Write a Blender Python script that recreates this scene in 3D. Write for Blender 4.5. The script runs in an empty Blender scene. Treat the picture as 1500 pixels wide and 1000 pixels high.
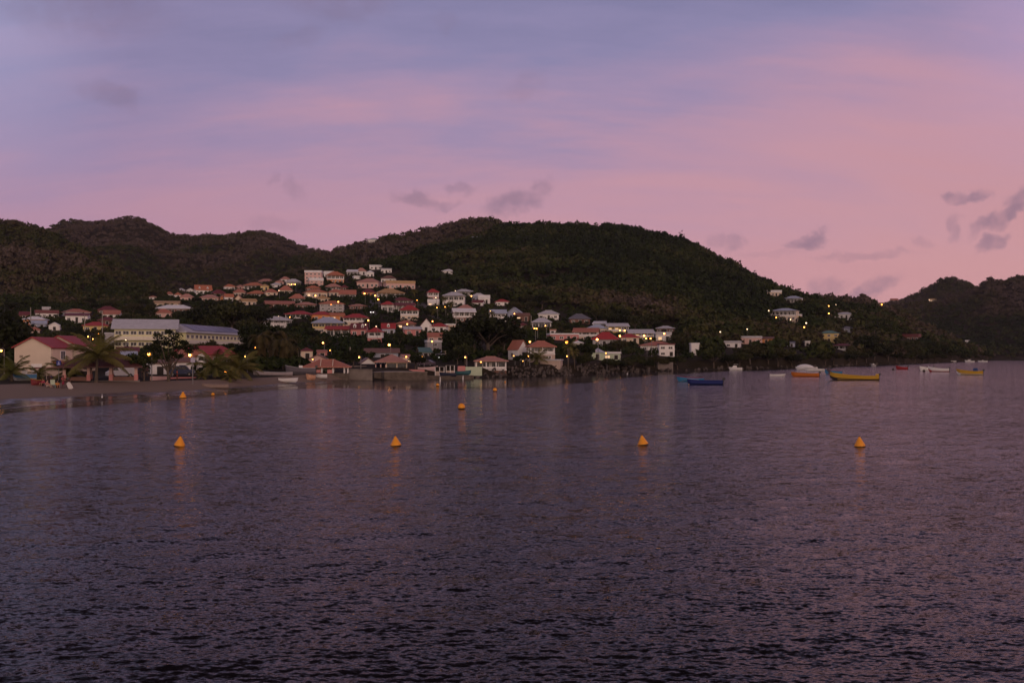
import bpy, math, random
import numpy as np
from mathutils import Vector, Matrix
R = math.radians
random.seed(7); RNG = np.random.default_rng(11)
SC = bpy.context.scene
COL = SC.collection
# ------------------------------------------------------------------ camera, sky, light, exposure
F = 1458.0          # focal length in photo pixels (photo is 1500 wide)
EYE = 5.5           # camera height over the water
HOR = 518.0         # photo row of the horizon
cd = bpy.data.cameras.new('camera'); cam = bpy.data.objects.new('camera', cd); COL.objects.link(cam)
cam.location = (0, 0, EYE); cam.rotation_euler = (R(90), 0, 0)
cd.sensor_width = 36.0; cd.lens = 36.0*F/1500.0; cd.shift_y = 18.0/1500.0
cd.clip_start = 0.5; cd.clip_end = 20000
SC.camera = cam
SC.view_settings.view_transform = 'Standard'; SC.view_settings.look = 'None'
SC.view_settings.exposure = 0.0; SC.view_settings.gamma = 1.0; SC.view_settings.use_curve_mapping = False
SC.render.engine = 'CYCLES'
SC.cycles.use_denoising = True
SC.cycles.max_bounces = 5; SC.cycles.diffuse_bounces = 2; SC.cycles.glossy_bounces = 3
SC.cycles.sample_clamp_indirect = 3.0
SC.cycles.filter_width = 1.5

def lin(r, g, b):
    f = lambda c: (c/255/12.92 if c/255 <= .04045 else ((c/255+.055)/1.055)**2.4)
    return (f(r), f(g), f(b), 1.0)

def build_world():
    w = bpy.data.worlds.new('World'); SC.world = w; w.use_nodes = True
    t = w.node_tree; t.nodes.clear(); N = t.nodes.new; L = t.links.new
    out = N('ShaderNodeOutputWorld'); bg = N('ShaderNodeBackground'); bg.inputs[1].default_value = 1.0
    tc = N('ShaderNodeTexCoord'); sep = N('ShaderNodeSeparateXYZ'); L(tc.outputs['Generated'], sep.inputs[0])
    def m(op, a, b=None, c=None, clamp=False):
        n = N('ShaderNodeMath'); n.operation = op; n.use_clamp = clamp
        for i, v in enumerate((a, b, c)):
            if v is None: continue
            if isinstance(v, (int, float)): n.inputs[i].default_value = v
            else: L(v, n.inputs[i])
        return n.outputs[0]
    def mix(f, a, b):
        n = N('ShaderNodeMix'); n.data_type = 'RGBA'
        for s, v in ((n.inputs[0], f), (n.inputs[6], a), (n.inputs[7], b)):
            if isinstance(v, (tuple, float, int)): s.default_value = v
            else: L(v, s)
        return n.outputs[2]
    def rng(v, a, b, c, d, smooth=True):
        n = N('ShaderNodeMapRange'); n.interpolation_type = 'SMOOTHSTEP' if smooth else 'LINEAR'
        L(v, n.inputs[0])
        for i, k in enumerate((a, b, c, d)): n.inputs[i+1].default_value = k
        return n.outputs[0]
    x, y, z = sep.outputs
    zz = m('MAXIMUM', z, 0.0)
    # high thin cloud streaks, laid out on a flat layer overhead
    den = m('ADD', zz, 0.34)
    cx, cy = m('DIVIDE', x, den), m('DIVIDE', y, den)
    cmb = N('ShaderNodeCombineXYZ'); L(cx, cmb.inputs[0]); L(cy, cmb.inputs[1])
    mp = N('ShaderNodeMapping'); mp.inputs['Location'].default_value = (3.1, 5.3, 0); mp.inputs['Rotation'].default_value = (0, 0, R(-38)); mp.inputs['Scale'].default_value = (.75, 1.7, 1)
    L(cmb.outputs[0], mp.inputs[0])
    n1 = N('ShaderNodeTexNoise'); n1.inputs['Scale'].default_value = 1.15; n1.inputs['Detail'].default_value = 7; n1.inputs['Roughness'].default_value = .52; n1.inputs['Distortion'].default_value = .5
    L(mp.outputs[0], n1.inputs['Vector'])
    mp2 = N('ShaderNodeMapping'); mp2.inputs['Location'].default_value = (4.2, 1.7, 0); mp2.inputs['Rotation'].default_value = (0, 0, R(-30)); mp2.inputs['Scale'].default_value = (1.1, 4.6, 1)
    L(cmb.outputs[0], mp2.inputs[0])
    n2 = N('ShaderNodeTexNoise'); n2.inputs['Scale'].default_value = 1.4; n2.inputs['Detail'].default_value = 8; n2.inputs['Roughness'].default_value = .6
    L(mp2.outputs[0], n2.inputs['Vector'])
    s1 = m('SUBTRACT', n1.outputs[0], .5); s2 = m('SUBTRACT', n2.outputs[0], .5)
    # elevation ramp shifted by azimuth (pinker to the right) and by the streaks
    sh = m('ADD', m('MULTIPLY', s1, -.38), m('MULTIPLY', s2, -.22))
    low = rng(z, .02, .16, .25, 1.0)
    sh = m('MULTIPLY', sh, low)
    az = m('MULTIPLY', rng(x, -.35, .5, .0, 1.0), -.075)
    az = m('MULTIPLY', az, rng(z, .0, .2, .2, 1.0))
    tt = m('ADD', m('ADD', z, sh), m('ADD', az, .022))
    cr = N('ShaderNodeValToRGB'); L(tt, cr.inputs[0])
    stops = [(0.0, lin(192,142,156)), (.06, lin(201,150,162)), (.12, lin(198,151,167)), (.18, lin(187,148,171)),
             (.24, lin(163,142,175)), (.30, lin(142,135,173)), (.36, lin(127,125,163)), (.46, lin(104,85,101)), (.64, lin(58,46,55)), (1.0, lin(34,30,37))]
    e = cr.color_ramp.elements
    while len(e) < len(stops): e.new(.5)
    for el, (p, c) in zip(e, stops): el.position = p; el.color = c
    colr = cr.outputs[0]
    # low on the right the afterglow is more salmon, on the left a cooler mauve
    right = m('MULTIPLY', rng(x, .05, .48, 0, 1), rng(z, .02, .24, 1, 0))
    colr = mix(m('MULTIPLY', right, .55), colr, lin(218,160,156))
    left = m('MULTIPLY', rng(x, -.42, .02, 1, 0), rng(z, .0, .3, 1, .2))
    colr = mix(m('MULTIPLY', left, .5), colr, lin(160,128,163))
    lc = m('MULTIPLY', rng(x, -.46, -.34, 1, 0), rng(z, .08, .34, 0, 1))
    colr = mix(m('MULTIPLY', lc, .5), colr, lin(172,172,212))
    rc = m('MULTIPLY', rng(x, .36, .47, 0, 1), rng(z, .12, .34, 0, 1))
    colr = mix(m('MULTIPLY', rc, .45), colr, lin(196,166,205))
    # small dark low clouds, each at its own bearing
    uv = N('ShaderNodeCombineXYZ'); ys = m('MAXIMUM', y, .05)
    L(m('DIVIDE', x, ys), uv.inputs[0]); L(m('DIVIDE', z, ys), uv.inputs[1])
    nd = N('ShaderNodeTexNoise'); nd.inputs['Scale'].default_value = 26; nd.inputs['Detail'].default_value = 6; nd.inputs['Roughness'].default_value = .62
    L(uv.outputs[0], nd.inputs['Vector'])
    ndv = N('ShaderNodeVectorMath'); ndv.operation = 'SUBTRACT'; L(nd.outputs['Color'], ndv.inputs[0]); ndv.inputs[1].default_value = (.5, .5, .5)
    nds = N('ShaderNodeVectorMath'); nds.operation = 'MULTIPLY'; L(ndv.outputs[0], nds.inputs[0]); nds.inputs[1].default_value = (.056, .04, 0)
    uvd = N('ShaderNodeVectorMath'); uvd.operation = 'ADD'; L(uv.outputs[0], uvd.inputs[0]); L(nds.outputs[0], uvd.inputs[1])
    puffs = [(163,140,42,19,-20,.55), (612,292,36,11,-14,.75), (655,298,20,8,10,.55), (752,300,38,15,14,.85), (795,273,17,15,20,.6), (672,273,18,8,0,.55), (434,276,14,12,-40,.4),
             (405,264,7,9,0,.3), (1190,351,30,10,16,1.0), (1207,346,14,8,0,.7), (1415,287,26,8,6,.95), (1478,312,52,12,30,1.0), (1500,288,26,16,20,.85), (1452,358,26,10,22,.9), (1398,332,10,16,-20,.5), (1072,355,17,11,30,.6),
             (1048,353,12,8,20,.4), (1276,428,42,13,24,.75), (1212,423,34,14,8,.5), (1355,352,12,6,0,.35), (1260,372,70,6,4,.4), (1130,370,40,5,0,.2),
             (495,6,70,22,0,.4), (120,15,120,36,-6,.42), (440,55,34,14,20,.25), (770,130,26,20,20,.25), (655,40,14,16,0,.2), (400,326,40,10,0,.25)]
    acc = None
    for px, py, rx, ry, ang, st in puffs:
        mpp = N('ShaderNodeMapping'); mpp.vector_type = 'TEXTURE'
        mpp.inputs['Location'].default_value = ((px-750)/F, (HOR-py)/F, 0)
        mpp.inputs['Rotation'].default_value = (0, 0, R(ang)); mpp.inputs['Scale'].default_value = (1.4*rx/F, 1.4*ry/F, 1)
        L(uvd.outputs[0], mpp.inputs[0])
        ln = N('ShaderNodeVectorMath'); ln.operation = 'LENGTH'; L(mpp.outputs[0], ln.inputs[0])
        v = rng(ln.outputs['Value'], .38, 1.08, st, 0)
        acc = v if acc is None else m('MAXIMUM', acc, v)
    nf = N('ShaderNodeTexNoise'); nf.inputs['Scale'].default_value = 60; nf.inputs['Detail'].default_value = 4; L(uv.outputs[0], nf.inputs['Vector'])
    acc = m('MULTIPLY', acc, rng(nf.outputs[0], .3, .62, .55, 1.0))
    acc = m('MULTIPLY', acc, rng(y, .05, .4, 0, 1))
    colr = mix(m('MULTIPLY', acc, .66), colr, lin(128,108,132))
    # behind the viewer the western afterglow is brighter and warmer
    west = rng(y, -.1, -.75, 0, 1); west = m('MULTIPLY', west, rng(z, -.02, .62, 1, .25))
    colr = mix(west, colr, (1.5, 1.06, .84, 1))
    colr = mix(rng(z, -.02, -.12, 0, 1), colr, lin(70,58,66))
    # a little of the physical twilight sky for the blue overhead
    sky = N('ShaderNodeTexSky'); sky.sky_type = 'NISHITA'; sky.sun_disc = False; sky.sun_elevation = R(1.5); sky.sun_rotation = R(150)
    L(colr, bg.inputs[0]); bg.inputs[1].default_value = 1.0
    bg2 = N('ShaderNodeBackground'); L(sky.outputs[0], bg2.inputs[0]); bg2.inputs[1].default_value = .004
    ad = N('ShaderNodeAddShader'); L(bg.outputs[0], ad.inputs[0]); L(bg2.outputs[0], ad.inputs[1]); L(ad.outputs[0], out.inputs[0])
build_world()
sl = bpy.data.lights.new('afterglow', 'SUN'); sl.energy = .5; sl.angle = R(35); sl.color = (1.0, .66, .5)
so = bpy.data.objects.new('afterglow', sl); COL.objects.link(so); so.rotation_euler = Vector((-.42, .86, -.26)).to_track_quat('-Z', 'Y').to_euler()

# ------------------------------------------------------------------ materials
_M = {}
def new_mat(name):
    m = bpy.data.materials.new(name); m.use_nodes = True
    return m, m.node_tree, m.node_tree.nodes['Principled BSDF']
def mat(name, col, rough=.75, var=.18, scale=1.6, metal=0.0, spec=.3):
    """plain painted / weathered surface: colour broken up by two noises"""
    key = (name, col, rough)
    if key in _M: return _M[key]
    m, t, p = new_mat(name); N = t.nodes.new; L = t.links.new
    tc = N('ShaderNodeTexCoord'); n = N('ShaderNodeTexNoise'); n.inputs['Scale'].default_value = scale; n.inputs['Detail'].default_value = 6
    L(tc.outputs['Object'], n.inputs['Vector'])
    mx = N('ShaderNodeMix'); mx.data_type = 'RGBA'; L(n.outputs[0], mx.inputs[0])
    mx.inputs[6].default_value = tuple(c*(1-1.6*var) for c in col[:3]) + (1,)
    mx.inputs[7].default_value = tuple(min(1, c*(1+1.3*var)) for c in col[:3]) + (1,)
    L(mx.outputs[2], p.inputs['Base Color'])
    p.inputs['Roughness'].default_value = rough; p.inputs['Metallic'].default_value = metal; p.inputs['Specular IOR Level'].default_value = spec
    _M[key] = m; return m
def glow(name, col, s):
    if name in _M: return _M[name]
    m, t, p = new_mat(name)
    p.inputs['Base Color'].default_value = (.8, .8, .8, 1); p.inputs['Emission Color'].default_value = (*col, 1); p.inputs['Emission Strength'].default_value = s
    _M[name] = m; return m
def roof_mat(name, col):
    """roof sheeting: ribs down the slope, faded and streaked"""
    key = ('roof', col)
    if key in _M: return _M[key]
    m, t, p = new_mat(name); N = t.nodes.new; L = t.links.new
    tc = N('ShaderNodeTexCoord')
    n = N('ShaderNodeTexNoise'); n.inputs['Scale'].default_value = .8; n.inputs['Detail'].default_value = 8; n.inputs['Roughness'].default_value = .65
    L(tc.outputs['Object'], n.inputs['Vector'])
    mx = N('ShaderNodeMix'); mx.data_type = 'RGBA'; L(n.outputs[0], mx.inputs[0])
    mx.inputs[6].default_value = tuple(c*.62 for c in col) + (1,); mx.inputs[7].default_value = tuple(min(1, c*1.32) for c in col) + (1,)
    L(mx.outputs[2], p.inputs['Base Color'])
    wv = N('ShaderNodeTexWave'); wv.bands_direction = 'X'; wv.inputs['Scale'].default_value = 1.1; wv.inputs['Distortion'].default_value = .15
    L(tc.outputs['Object'], wv.inputs['Vector'])
    b = N('ShaderNodeBump'); b.inputs['Strength'].default_value = .5; b.inputs['Distance'].default_value = .05; L(wv.outputs[0], b.inputs['Height']); L(b.outputs[0], p.inputs['Normal'])
    p.inputs['Roughness'].default_value = .55
    _M[key] = m; return m
def leaf_mat(name, a, b, c, rough=.7):
    """foliage: leaf colour runs from a to b with the 'tint' of each clump, and each tree leans towards c"""
    if name in _M: return _M[name]
    m, t, p = new_mat(name); N = t.nodes.new; L = t.links.new
    at = N('ShaderNodeAttribute'); at.attribute_name = 'tint'
    mx = N('ShaderNodeMix'); mx.data_type = 'RGBA'; L(at.outputs['Fac'], mx.inputs[0]); mx.inputs[6].default_value = (*a, 1); mx.inputs[7].default_value = (*b, 1)
    oi = N('ShaderNodeObjectInfo'); f = N('ShaderNodeMath'); f.operation = 'MULTIPLY'; f.inputs[1].default_value = .7; L(oi.outputs['Random'], f.inputs[0])
    m2 = N('ShaderNodeMix'); m2.data_type = 'RGBA'; L(f.outputs[0], m2.inputs[0]); L(mx.outputs[2], m2.inputs[6]); m2.inputs[7].default_value = (*c, 1)
    L(m2.outputs[2], p.inputs['Base Color']); p.inputs['Roughness'].default_value = rough; p.inputs['Specular IOR Level'].default_value = .12
    _M[name] = m; return m

# ------------------------------------------------------------------ mesh helper
class MB:
    def __init__(s): s.v = []; s.f = []; s.m = []
    def add(s, vs, fs, mi=0):
        o = len(s.v); s.v += [tuple(v) for v in vs]
        for f in fs: s.f.append([i+o for i in f]); s.m.append(mi)
        return s
    def box(s, x0, x1, y0, y1, z0, z1, mi=0):
        vs = [(x, y, z) for z in (z0, z1) for y in (y0, y1) for x in (x0, x1)]
        return s.add(vs, [(0,2,3,1), (4,5,7,6), (0,1,5,4), (2,6,7,3), (0,4,6,2), (1,3,7,5)], mi)
    def frustum(s, a, z0, b, z1, mi=0):
        """a, b = (x0,x1,y0,y1) rectangles at z0 and z1"""
        vs = [(a[0],a[2],z0), (a[1],a[2],z0), (a[1],a[3],z0), (a[0],a[3],z0), (b[0],b[2],z1), (b[1],b[2],z1), (b[1],b[3],z1), (b[0],b[3],z1)]
        return s.add(vs, [(3,2,1,0), (4,5,6,7), (0,1,5,4), (1,2,6,5), (2,3,7,6), (3,0,4,7)], mi)
    def extrude(s, poly, p0, p1, axis='y', mi=0):
        """polygon in (u,z) swept along y (or along x)"""
        n = len(poly)
        g = (lambda u, z, t: (u, t, z)) if axis == 'y' else (lambda u, z, t: (t, u, z))
        vs = [g(u, z, p0) for u, z in poly] + [g(u, z, p1) for u, z in poly]
        fs = [list(range(n))[::-1], list(range(n, 2*n))] + [(i, (i+1) % n, n+(i+1) % n, n+i) for i in range(n)]
        if axis == 'x': fs = [list(f)[::-1] for f in fs]
        return s.add(vs, fs, mi)
    def tube(s, pts, rad, n=8, mi=0):
        pts = [Vector(p) for p in pts]; rs = rad if isinstance(rad, (list, tuple)) else [rad]*len(pts)
        vs = []; fs = []
        for i, p in enumerate(pts):
            d = (pts[min(i+1, len(pts)-1)] - pts[max(i-1, 0)]).normalized()
            u = d.orthogonal().normalized() if abs(d.z) > .95 else d.cross(Vector((0,0,1))).normalized()
            w = d.cross(u)
            for k in range(n):
                a = 2*math.pi*k/n; vs.append(p + (u*math.cos(a) + w*math.sin(a))*rs[i])
        for i in range(len(pts)-1):
            for k in range(n):
                fs.append((i*n+k, i*n+(k+1) % n, (i+1)*n+(k+1) % n, (i+1)*n+k))
        fs += [list(range(n))[::-1], [(len(pts)-1)*n+k for k in range(n)]]
        return s.add(vs, fs, mi)
    def lathe(s, prof, n=16, c=(0,0,0), mi=0):
        vs = []; fs = []
        for r, z in prof:
            for k in range(n):
                a = 2*math.pi*k/n; vs.append((c[0]+r*math.cos(a), c[1]+r*math.sin(a), c[2]+z))
        for i in range(len(prof)-1):
            for k in range(n): fs.append((i*n+k, i*n+(k+1) % n, (i+1)*n+(k+1) % n, (i+1)*n+k))
        fs += [list(range(n))[::-1], [(len(prof)-1)*n+k for k in range(n)]]
        return s.add(vs, fs, mi)
    def ball(s, c, r, n=10, mi=0, sz=1.0):
        k = n//2+1
        return s.lathe([(max(r*math.sin(math.pi*i/(k-1)), .001), -r*sz*math.cos(math.pi*i/(k-1))) for i in range(k)], n, c, mi)
    def build(s, name, mats, parent=None, loc=None, smooth=False):
        me = bpy.data.meshes.new(name); me.from_pydata(s.v, [], s.f); me.update()
        if not isinstance(mats, (list, tuple)): mats = [mats]
        for m in mats: me.materials.append(m)
        if len(mats) > 1: me.polygons.foreach_set('material_index', s.m)
        if smooth: me.polygons.foreach_set('use_smooth', [True]*len(me.polygons))
        return link(name, me, parent, loc)
def link(name, me, parent=None, loc=None):
    o = bpy.data.objects.new(name, me); COL.objects.link(o)
    if parent is not None: o.parent = parent
    if loc is not None: o.location = loc
    return o
def thing(name, label, cat, loc, rz=0, group=None):
    o = bpy.data.objects.new(name, None); COL.objects.link(o); o.empty_display_size = .5
    o.location = loc; o.rotation_euler = (0, 0, rz); return tag(o, label, cat, group)
def tag(o, label=None, cat=None, group=None, kind=None):
    if label: o['label'] = label
    if cat: o['category'] = cat
    if group: o['group'] = group
    if kind: o['kind'] = kind
    return o
def copy_tree(root, loc, rz=0, sc=1.0, label=None):
    c = root.copy(); COL.objects.link(c); c.location = loc; c.rotation_euler = (0, 0, rz); c.scale = (sc, sc, sc) if isinstance(sc, (int, float)) else sc
    if label: c['label'] = label
    for ch in root.children:
        d = ch.copy(); COL.objects.link(d); d.parent = c
        for g in ch.children:
            e = g.copy(); COL.objects.link(e); e.parent = d
    return c
def np_mesh(name, V, Q, mats, parent=None, smooth=True, attr=None, tri=False):
    k = 3 if tri else 4
    me = bpy.data.meshes.new(name); me.vertices.add(len(V)); me.vertices.foreach_set('co', np.ascontiguousarray(V, dtype=np.float32).ravel())
    nq = len(Q); me.loops.add(nq*k); me.loops.foreach_set('vertex_index', np.ascontiguousarray(Q, dtype=np.int32).ravel())
    me.polygons.add(nq); me.polygons.foreach_set('loop_start', np.arange(0, nq*k, k, dtype=np.int32))
    if smooth: me.polygons.foreach_set('use_smooth', np.ones(nq, dtype=bool))
    for m in (mats if isinstance(mats, (list, tuple)) else [mats]): me.materials.append(m)
    if attr is not None:
        a = me.attributes.new('tint', 'FLOAT', 'POINT'); a.data.foreach_set('value', np.ascontiguousarray(attr, dtype=np.float32))
    me.update(calc_edges=True); me.validate()
    return link(name, me, parent)
# ------------------------------------------------------------------ the land: sheets of ground given by bearing and distance
def vnoise(x, y, seed=0):
    xi = np.floor(x).astype(int); yi = np.floor(y).astype(int); fx = x-xi; fy = y-yi
    fx = fx*fx*(3-2*fx); fy = fy*fy*(3-2*fy)
    def h(a, b):
        n = (a*374761393 + b*668265263 + seed*1442695041) & 0x7fffffff
        n = ((n ^ (n >> 13))*1274126177) & 0x7fffffff
        return ((n ^ (n >> 16)) & 0xffff)/65535.0
    return (h(xi,yi)*(1-fx)*(1-fy) + h(xi+1,yi)*fx*(1-fy) + h(xi,yi+1)*(1-fx)*fy + h(xi+1,yi+1)*fx*fy)*2-1
def fbm(x, y, seed=0, o=4):
    return sum(vnoise(x*2**i, y*2**i, seed+i)*.5**i for i in range(o))
def zpy(py, D): return EYE + (HOR-py)/F*D
class Sheet:
    """rows = list of control lines across the land, near to far; each is [(bearing px, distance, z)...]"""
    def __init__(s, name, rows, amp, px0, px1):
        s.name = name; s.amp = amp; s.px0 = px0; s.px1 = px1
        s.rows = [tuple(np.array(c, float) for c in zip(*r)) for r in rows]
    def ctrl(s, px):
        return [np.interp(px, r[0], r[1]) for r in s.rows], [np.interp(px, r[0], r[2]) for r in s.rows]
    def z(s, px, D):
        px = np.asarray(px, float); D = np.asarray(D, float)
        Dk, Zk = s.ctrl(px); out = np.full(np.broadcast(px, D).shape, -50.0)
        for k in range(len(Dk)-1):
            t = (D-Dk[k])/np.maximum(Dk[k+1]-Dk[k], 1e-3)
            mk = (t >= 0) & (t <= 1.0)
            out = np.where(mk, Zk[k] + (Zk[k+1]-Zk[k])*np.clip(t, 0, 1), out)
        X = (px-750)/F*D
        w = np.clip((D-s.amp[1])/s.amp[2], 0, 1)*s.amp[0]*np.clip(np.abs(D-Dk[-2])/170.0, .12, 1)
        return np.where(out > -40, out + w*fbm(X/95.0, D/95.0, 5), out)
S_PX = [-400, -200, 0, 100, 200, 300, 400, 470, 520, 560, 620, 700, 800, 860, 900, 1000, 1100, 1200, 1300, 1400, 1430, 1450]
S_PY = [690, 640, 599, 590, 583, 576, 567, 561, 558, 557, 555.5, 553.5, 551, 548.5, 546, 543, 541, 538, 534, 530, 528.5, 527.7]
S_D = [EYE*F/(p-HOR) for p in S_PY]
def shoreD(px): return np.interp(px, S_PX, S_D)
crest_off = lambda px: np.interp(px, [0, 200, 400, 500, 540, 620, 900, 1450], [31, 25, 15, 10, 7, 9, 12, 8])
crest_z = lambda px: np.interp(px, [0, 400, 500, 700, 900, 1100, 1400, 1450], [1.5, 1.3, 1.7, 2.2, 3.0, 3.6, 3.0, .3])
gx = list(range(-400, 1451, 20)) + [1446, 1449]; gx = sorted(set(gx))
def line(f): return [(p, *f(p)) for p in gx]
def cl(pts):                       # control line from (px, D, py)
    a = [np.array(c, float) for c in zip(*pts)]
    def f(p):
        D = float(np.interp(p, a[0], a[1])); return D, float(zpy(np.interp(p, a[0], a[2]), D))
    return line(f)
RIDGE_A = [(-400,600,445), (0,600,447), (150,600,447), (230,640,441), (270,660,432), (350,690,422), (400,700,414), (450,710,402), (500,730,397), (560,780,390), (600,820,380),
           (650,880,366), (690,920,353), (740,950,334), (760,950,333), (800,950,333), (850,950,333), (900,945,334), (930,940,338), (1000,910,357), (1060,880,385), (1100,860,408), (1160,850,435), (1200,850,442),
           (1240,850,446), (1270,850,444), (1300,850,455), (1350,830,481), (1400,800,505), (1430,825,521), (1450,850,524)]
SHEETS = []
A = Sheet('ground', [
    line(lambda p: (float(shoreD(p))-22, -1.8)),
    line(lambda p: (float(shoreD(p)), 0.0)),
    line(lambda p: (float(shoreD(p)+.48*crest_off(p)), float(crest_z(p))*.17)),
    line(lambda p: (float(shoreD(p)+crest_off(p)), float(crest_z(p)))),
    cl([(-400,330,516), (0,330,516), (200,330,514), (300,320,514), (450,300,517), (600,300,518), (700,300,516), (800,330,510), (900,360,507), (1000,405,508), (1100,440,506), (1200,480,506), (1300,580,504), (1400,715,518), (1450,815,523.5)]),
    cl([(-400,450,474), (150,450,474), (300,440,481), (450,420,488), (600,430,484), (800,450,480), (900,460,484), (1000,500,482), (1100,530,482), (1200,580,485), (1300,650,487), (1400,740,513), (1450,825,523)]),
    cl([(-400,540,456), (150,540,456), (300,550,450), (450,560,440), (600,580,432), (800,650,424), (1000,680,421), (1100,690,440), (1200,700,462), (1300,740,471), (1400,770,509), (1450,835,523)]),
    cl(RIDGE_A),
    line(lambda p: (float(np.interp(p, [r[0] for r in RIDGE_A], [r[1] for r in RIDGE_A]))+170, float(np.interp(p, [0, 500, 800, 1100, 1300, 1450], [20, 50, 85, 40, 12, -4])))),
], (8.0, 540, 160), -400, 1450); SHEETS.append(A)
def ridge_sheet(name, ridge, foot, mid, D, amp, back=250):
    px = [r[0] for r in ridge]; py = [r[1]+5 for r in ridge]
    g = np.arange(px[0], px[-1]+1, 8.0)
    rp = np.interp(g, px, py)
    fD, fz = foot; dd = D if callable(D) else (lambda p: D)
    rows = [[(p, fD, fz) for p in g],
            [(p, fD+.45*(dd(p)-fD), fz + mid*(zpy(y, dd(p))-fz)) for p, y in zip(g, rp)],
            [(p, dd(p), zpy(y, dd(p))) for p, y in zip(g, rp)],
            [(p, dd(p)+back, zpy(y, dd(p))*.55) for p, y in zip(g, rp)]]
    s = Sheet(name, rows, amp, px[0], px[-1]); SHEETS.append(s); return s
ridge_sheet('rear_hill', [(420,378), (440,372), (480,366), (500,359), (520,354), (545,349), (570,344), (600,337), (625,331), (650,327), (675,321), (690,319), (710,317), (725,319), (740,326), (760,338), (800,352), (860,370)], (800, 15), .40, 1250, (6, 850, 200))
ridge_sheet('mountain', [(-60,356), (20,348), (65,335), (80,327), (90,322), (105,318), (120,319), (140,321), (160,317), (175,315), (190,313), (205,315), (220,323), (245,337), (265,341), (290,343), (320,342), (350,339), (372,336), (390,337), (410,344), (440,357), (475,367), (520,377), (600,390)], (700, 10), .36, 1550, (16, 800, 300))
ridge_sheet('foothill', [(-400,300), (-200,310), (-60,323), (0,323), (22,322), (40,326), (55,332), (80,342), (100,352), (150,379), (200,407), (240,430), (290,455)], (560, 16), .42, lambda p: float(np.interp(p, [-400, 0, 290], [900, 900, 720])), (7, 600, 100))
ridge_sheet('headland', [(1210,505), (1240,480), (1280,452), (1300,446), (1325,441), (1345,440), (1365,440), (1385,438), (1400,432), (1420,424), (1440,412), (1450,405), (1462,408), (1475,408), (1490,402), (1510,399), (1600,392), (1900,380)], (1100, -1.5), .33, 1450, (9, 1130, 100))
ridge_sheet('far_headland', [(1200,475), (1240,455), (1270,446), (1292,440), (1318,437), (1340,427), (1365,414), (1380,405), (1392,402), (1410,407), (1430,416), (1450,420), (1480,404), (1520,400), (1600,395), (1900,380)], (1450, 5), .5, 1850, (8, 1500, 150))

# horizon map: highest ground seen on the way out, per bearing and distance
HPX = np.arange(-420, 1960, 4.0); HD = np.concatenate([np.arange(60, 900, 6.0), np.arange(900, 2300, 14.0)])
G1, G2 = np.meshgrid(HPX, HD, indexing='ij')
ZALL = np.full(G1.shape, -50.0)
for s_ in SHEETS:
    ZALL = np.maximum(ZALL, np.where((G1 >= s_.px0) & (G1 <= s_.px1), s_.z(G1, G2), -50))
TEL = (ZALL-EYE)/G2
HMAX = np.maximum.accumulate(TEL, axis=1)
def ground_z(px, D): return float(max(A.z(np.array([px]), np.array([D]))[0], -2))
def any_z(px, D): return float(max((s.z(np.array([px]), np.array([D]))[0] for s in SHEETS if s.px0 <= px <= s.px1), default=-2))
def hit(px, py, dmin=0.0, lift=0.0, sheets=None):
    """nearest ground point (lifted) seen at that bearing and height"""
    D = np.arange(max(dmin, 60), 2200, 1.5); best = None
    for s in (sheets or SHEETS):
        if not (s.px0 <= px <= s.px1): continue
        z = s.z(np.full(D.shape, float(px)), D) + lift
        k = np.nonzero((z >= EYE + (HOR-py)/F*D) & (z > -20 + lift))[0]
        if len(k) and (best is None or D[k[0]] < best): best = float(D[k[0]])
    if best: return best
    top = None                      # just over the crest: take the crest itself
    for s in (sheets or SHEETS):
        if s.px0 <= px <= s.px1:
            z = s.z(np.full(D.shape, float(px)), D); e = (z+lift-EYE)/D; i = int(np.argmax(np.where(z > -20, e, -9)))
            if top is None or e[i] > top[0]: top = (e[i], float(D[i]))
    return top[1]
def P(px, D, z): return ((px-750)/F*D, D, z)

def ground_mat(name, a, b, sc):
    m, t, p = new_mat(name); N = t.nodes.new; L = t.links.new
    tc = N('ShaderNodeTexCoord'); n = N('ShaderNodeTexNoise'); n.inputs['Scale'].default_value = sc; n.inputs['Detail'].default_value = 9; n.inputs['Roughness'].default_value = .7
    L(tc.outputs['Object'], n.inputs['Vector']); r = N('ShaderNodeMapRange'); L(n.outputs[0], r.inputs[0]); r.inputs[1].default_value = .35; r.inputs[2].default_value = .65
    mx = N('ShaderNodeMix'); mx.data_type = 'RGBA'; L(r.outputs[0], mx.inputs[0]); mx.inputs[6].default_value = (*a, 1); mx.inputs[7].default_value = (*b, 1)
    L(mx.outputs[2], p.inputs['Base Color']); p.inputs['Roughness'].default_value = .95; p.inputs['Specular IOR Level'].default_value = .1
    return m
M_EARTH = ground_mat('dry_earth', (.014, .012, .006), (.034, .026, .016), .06)
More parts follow.
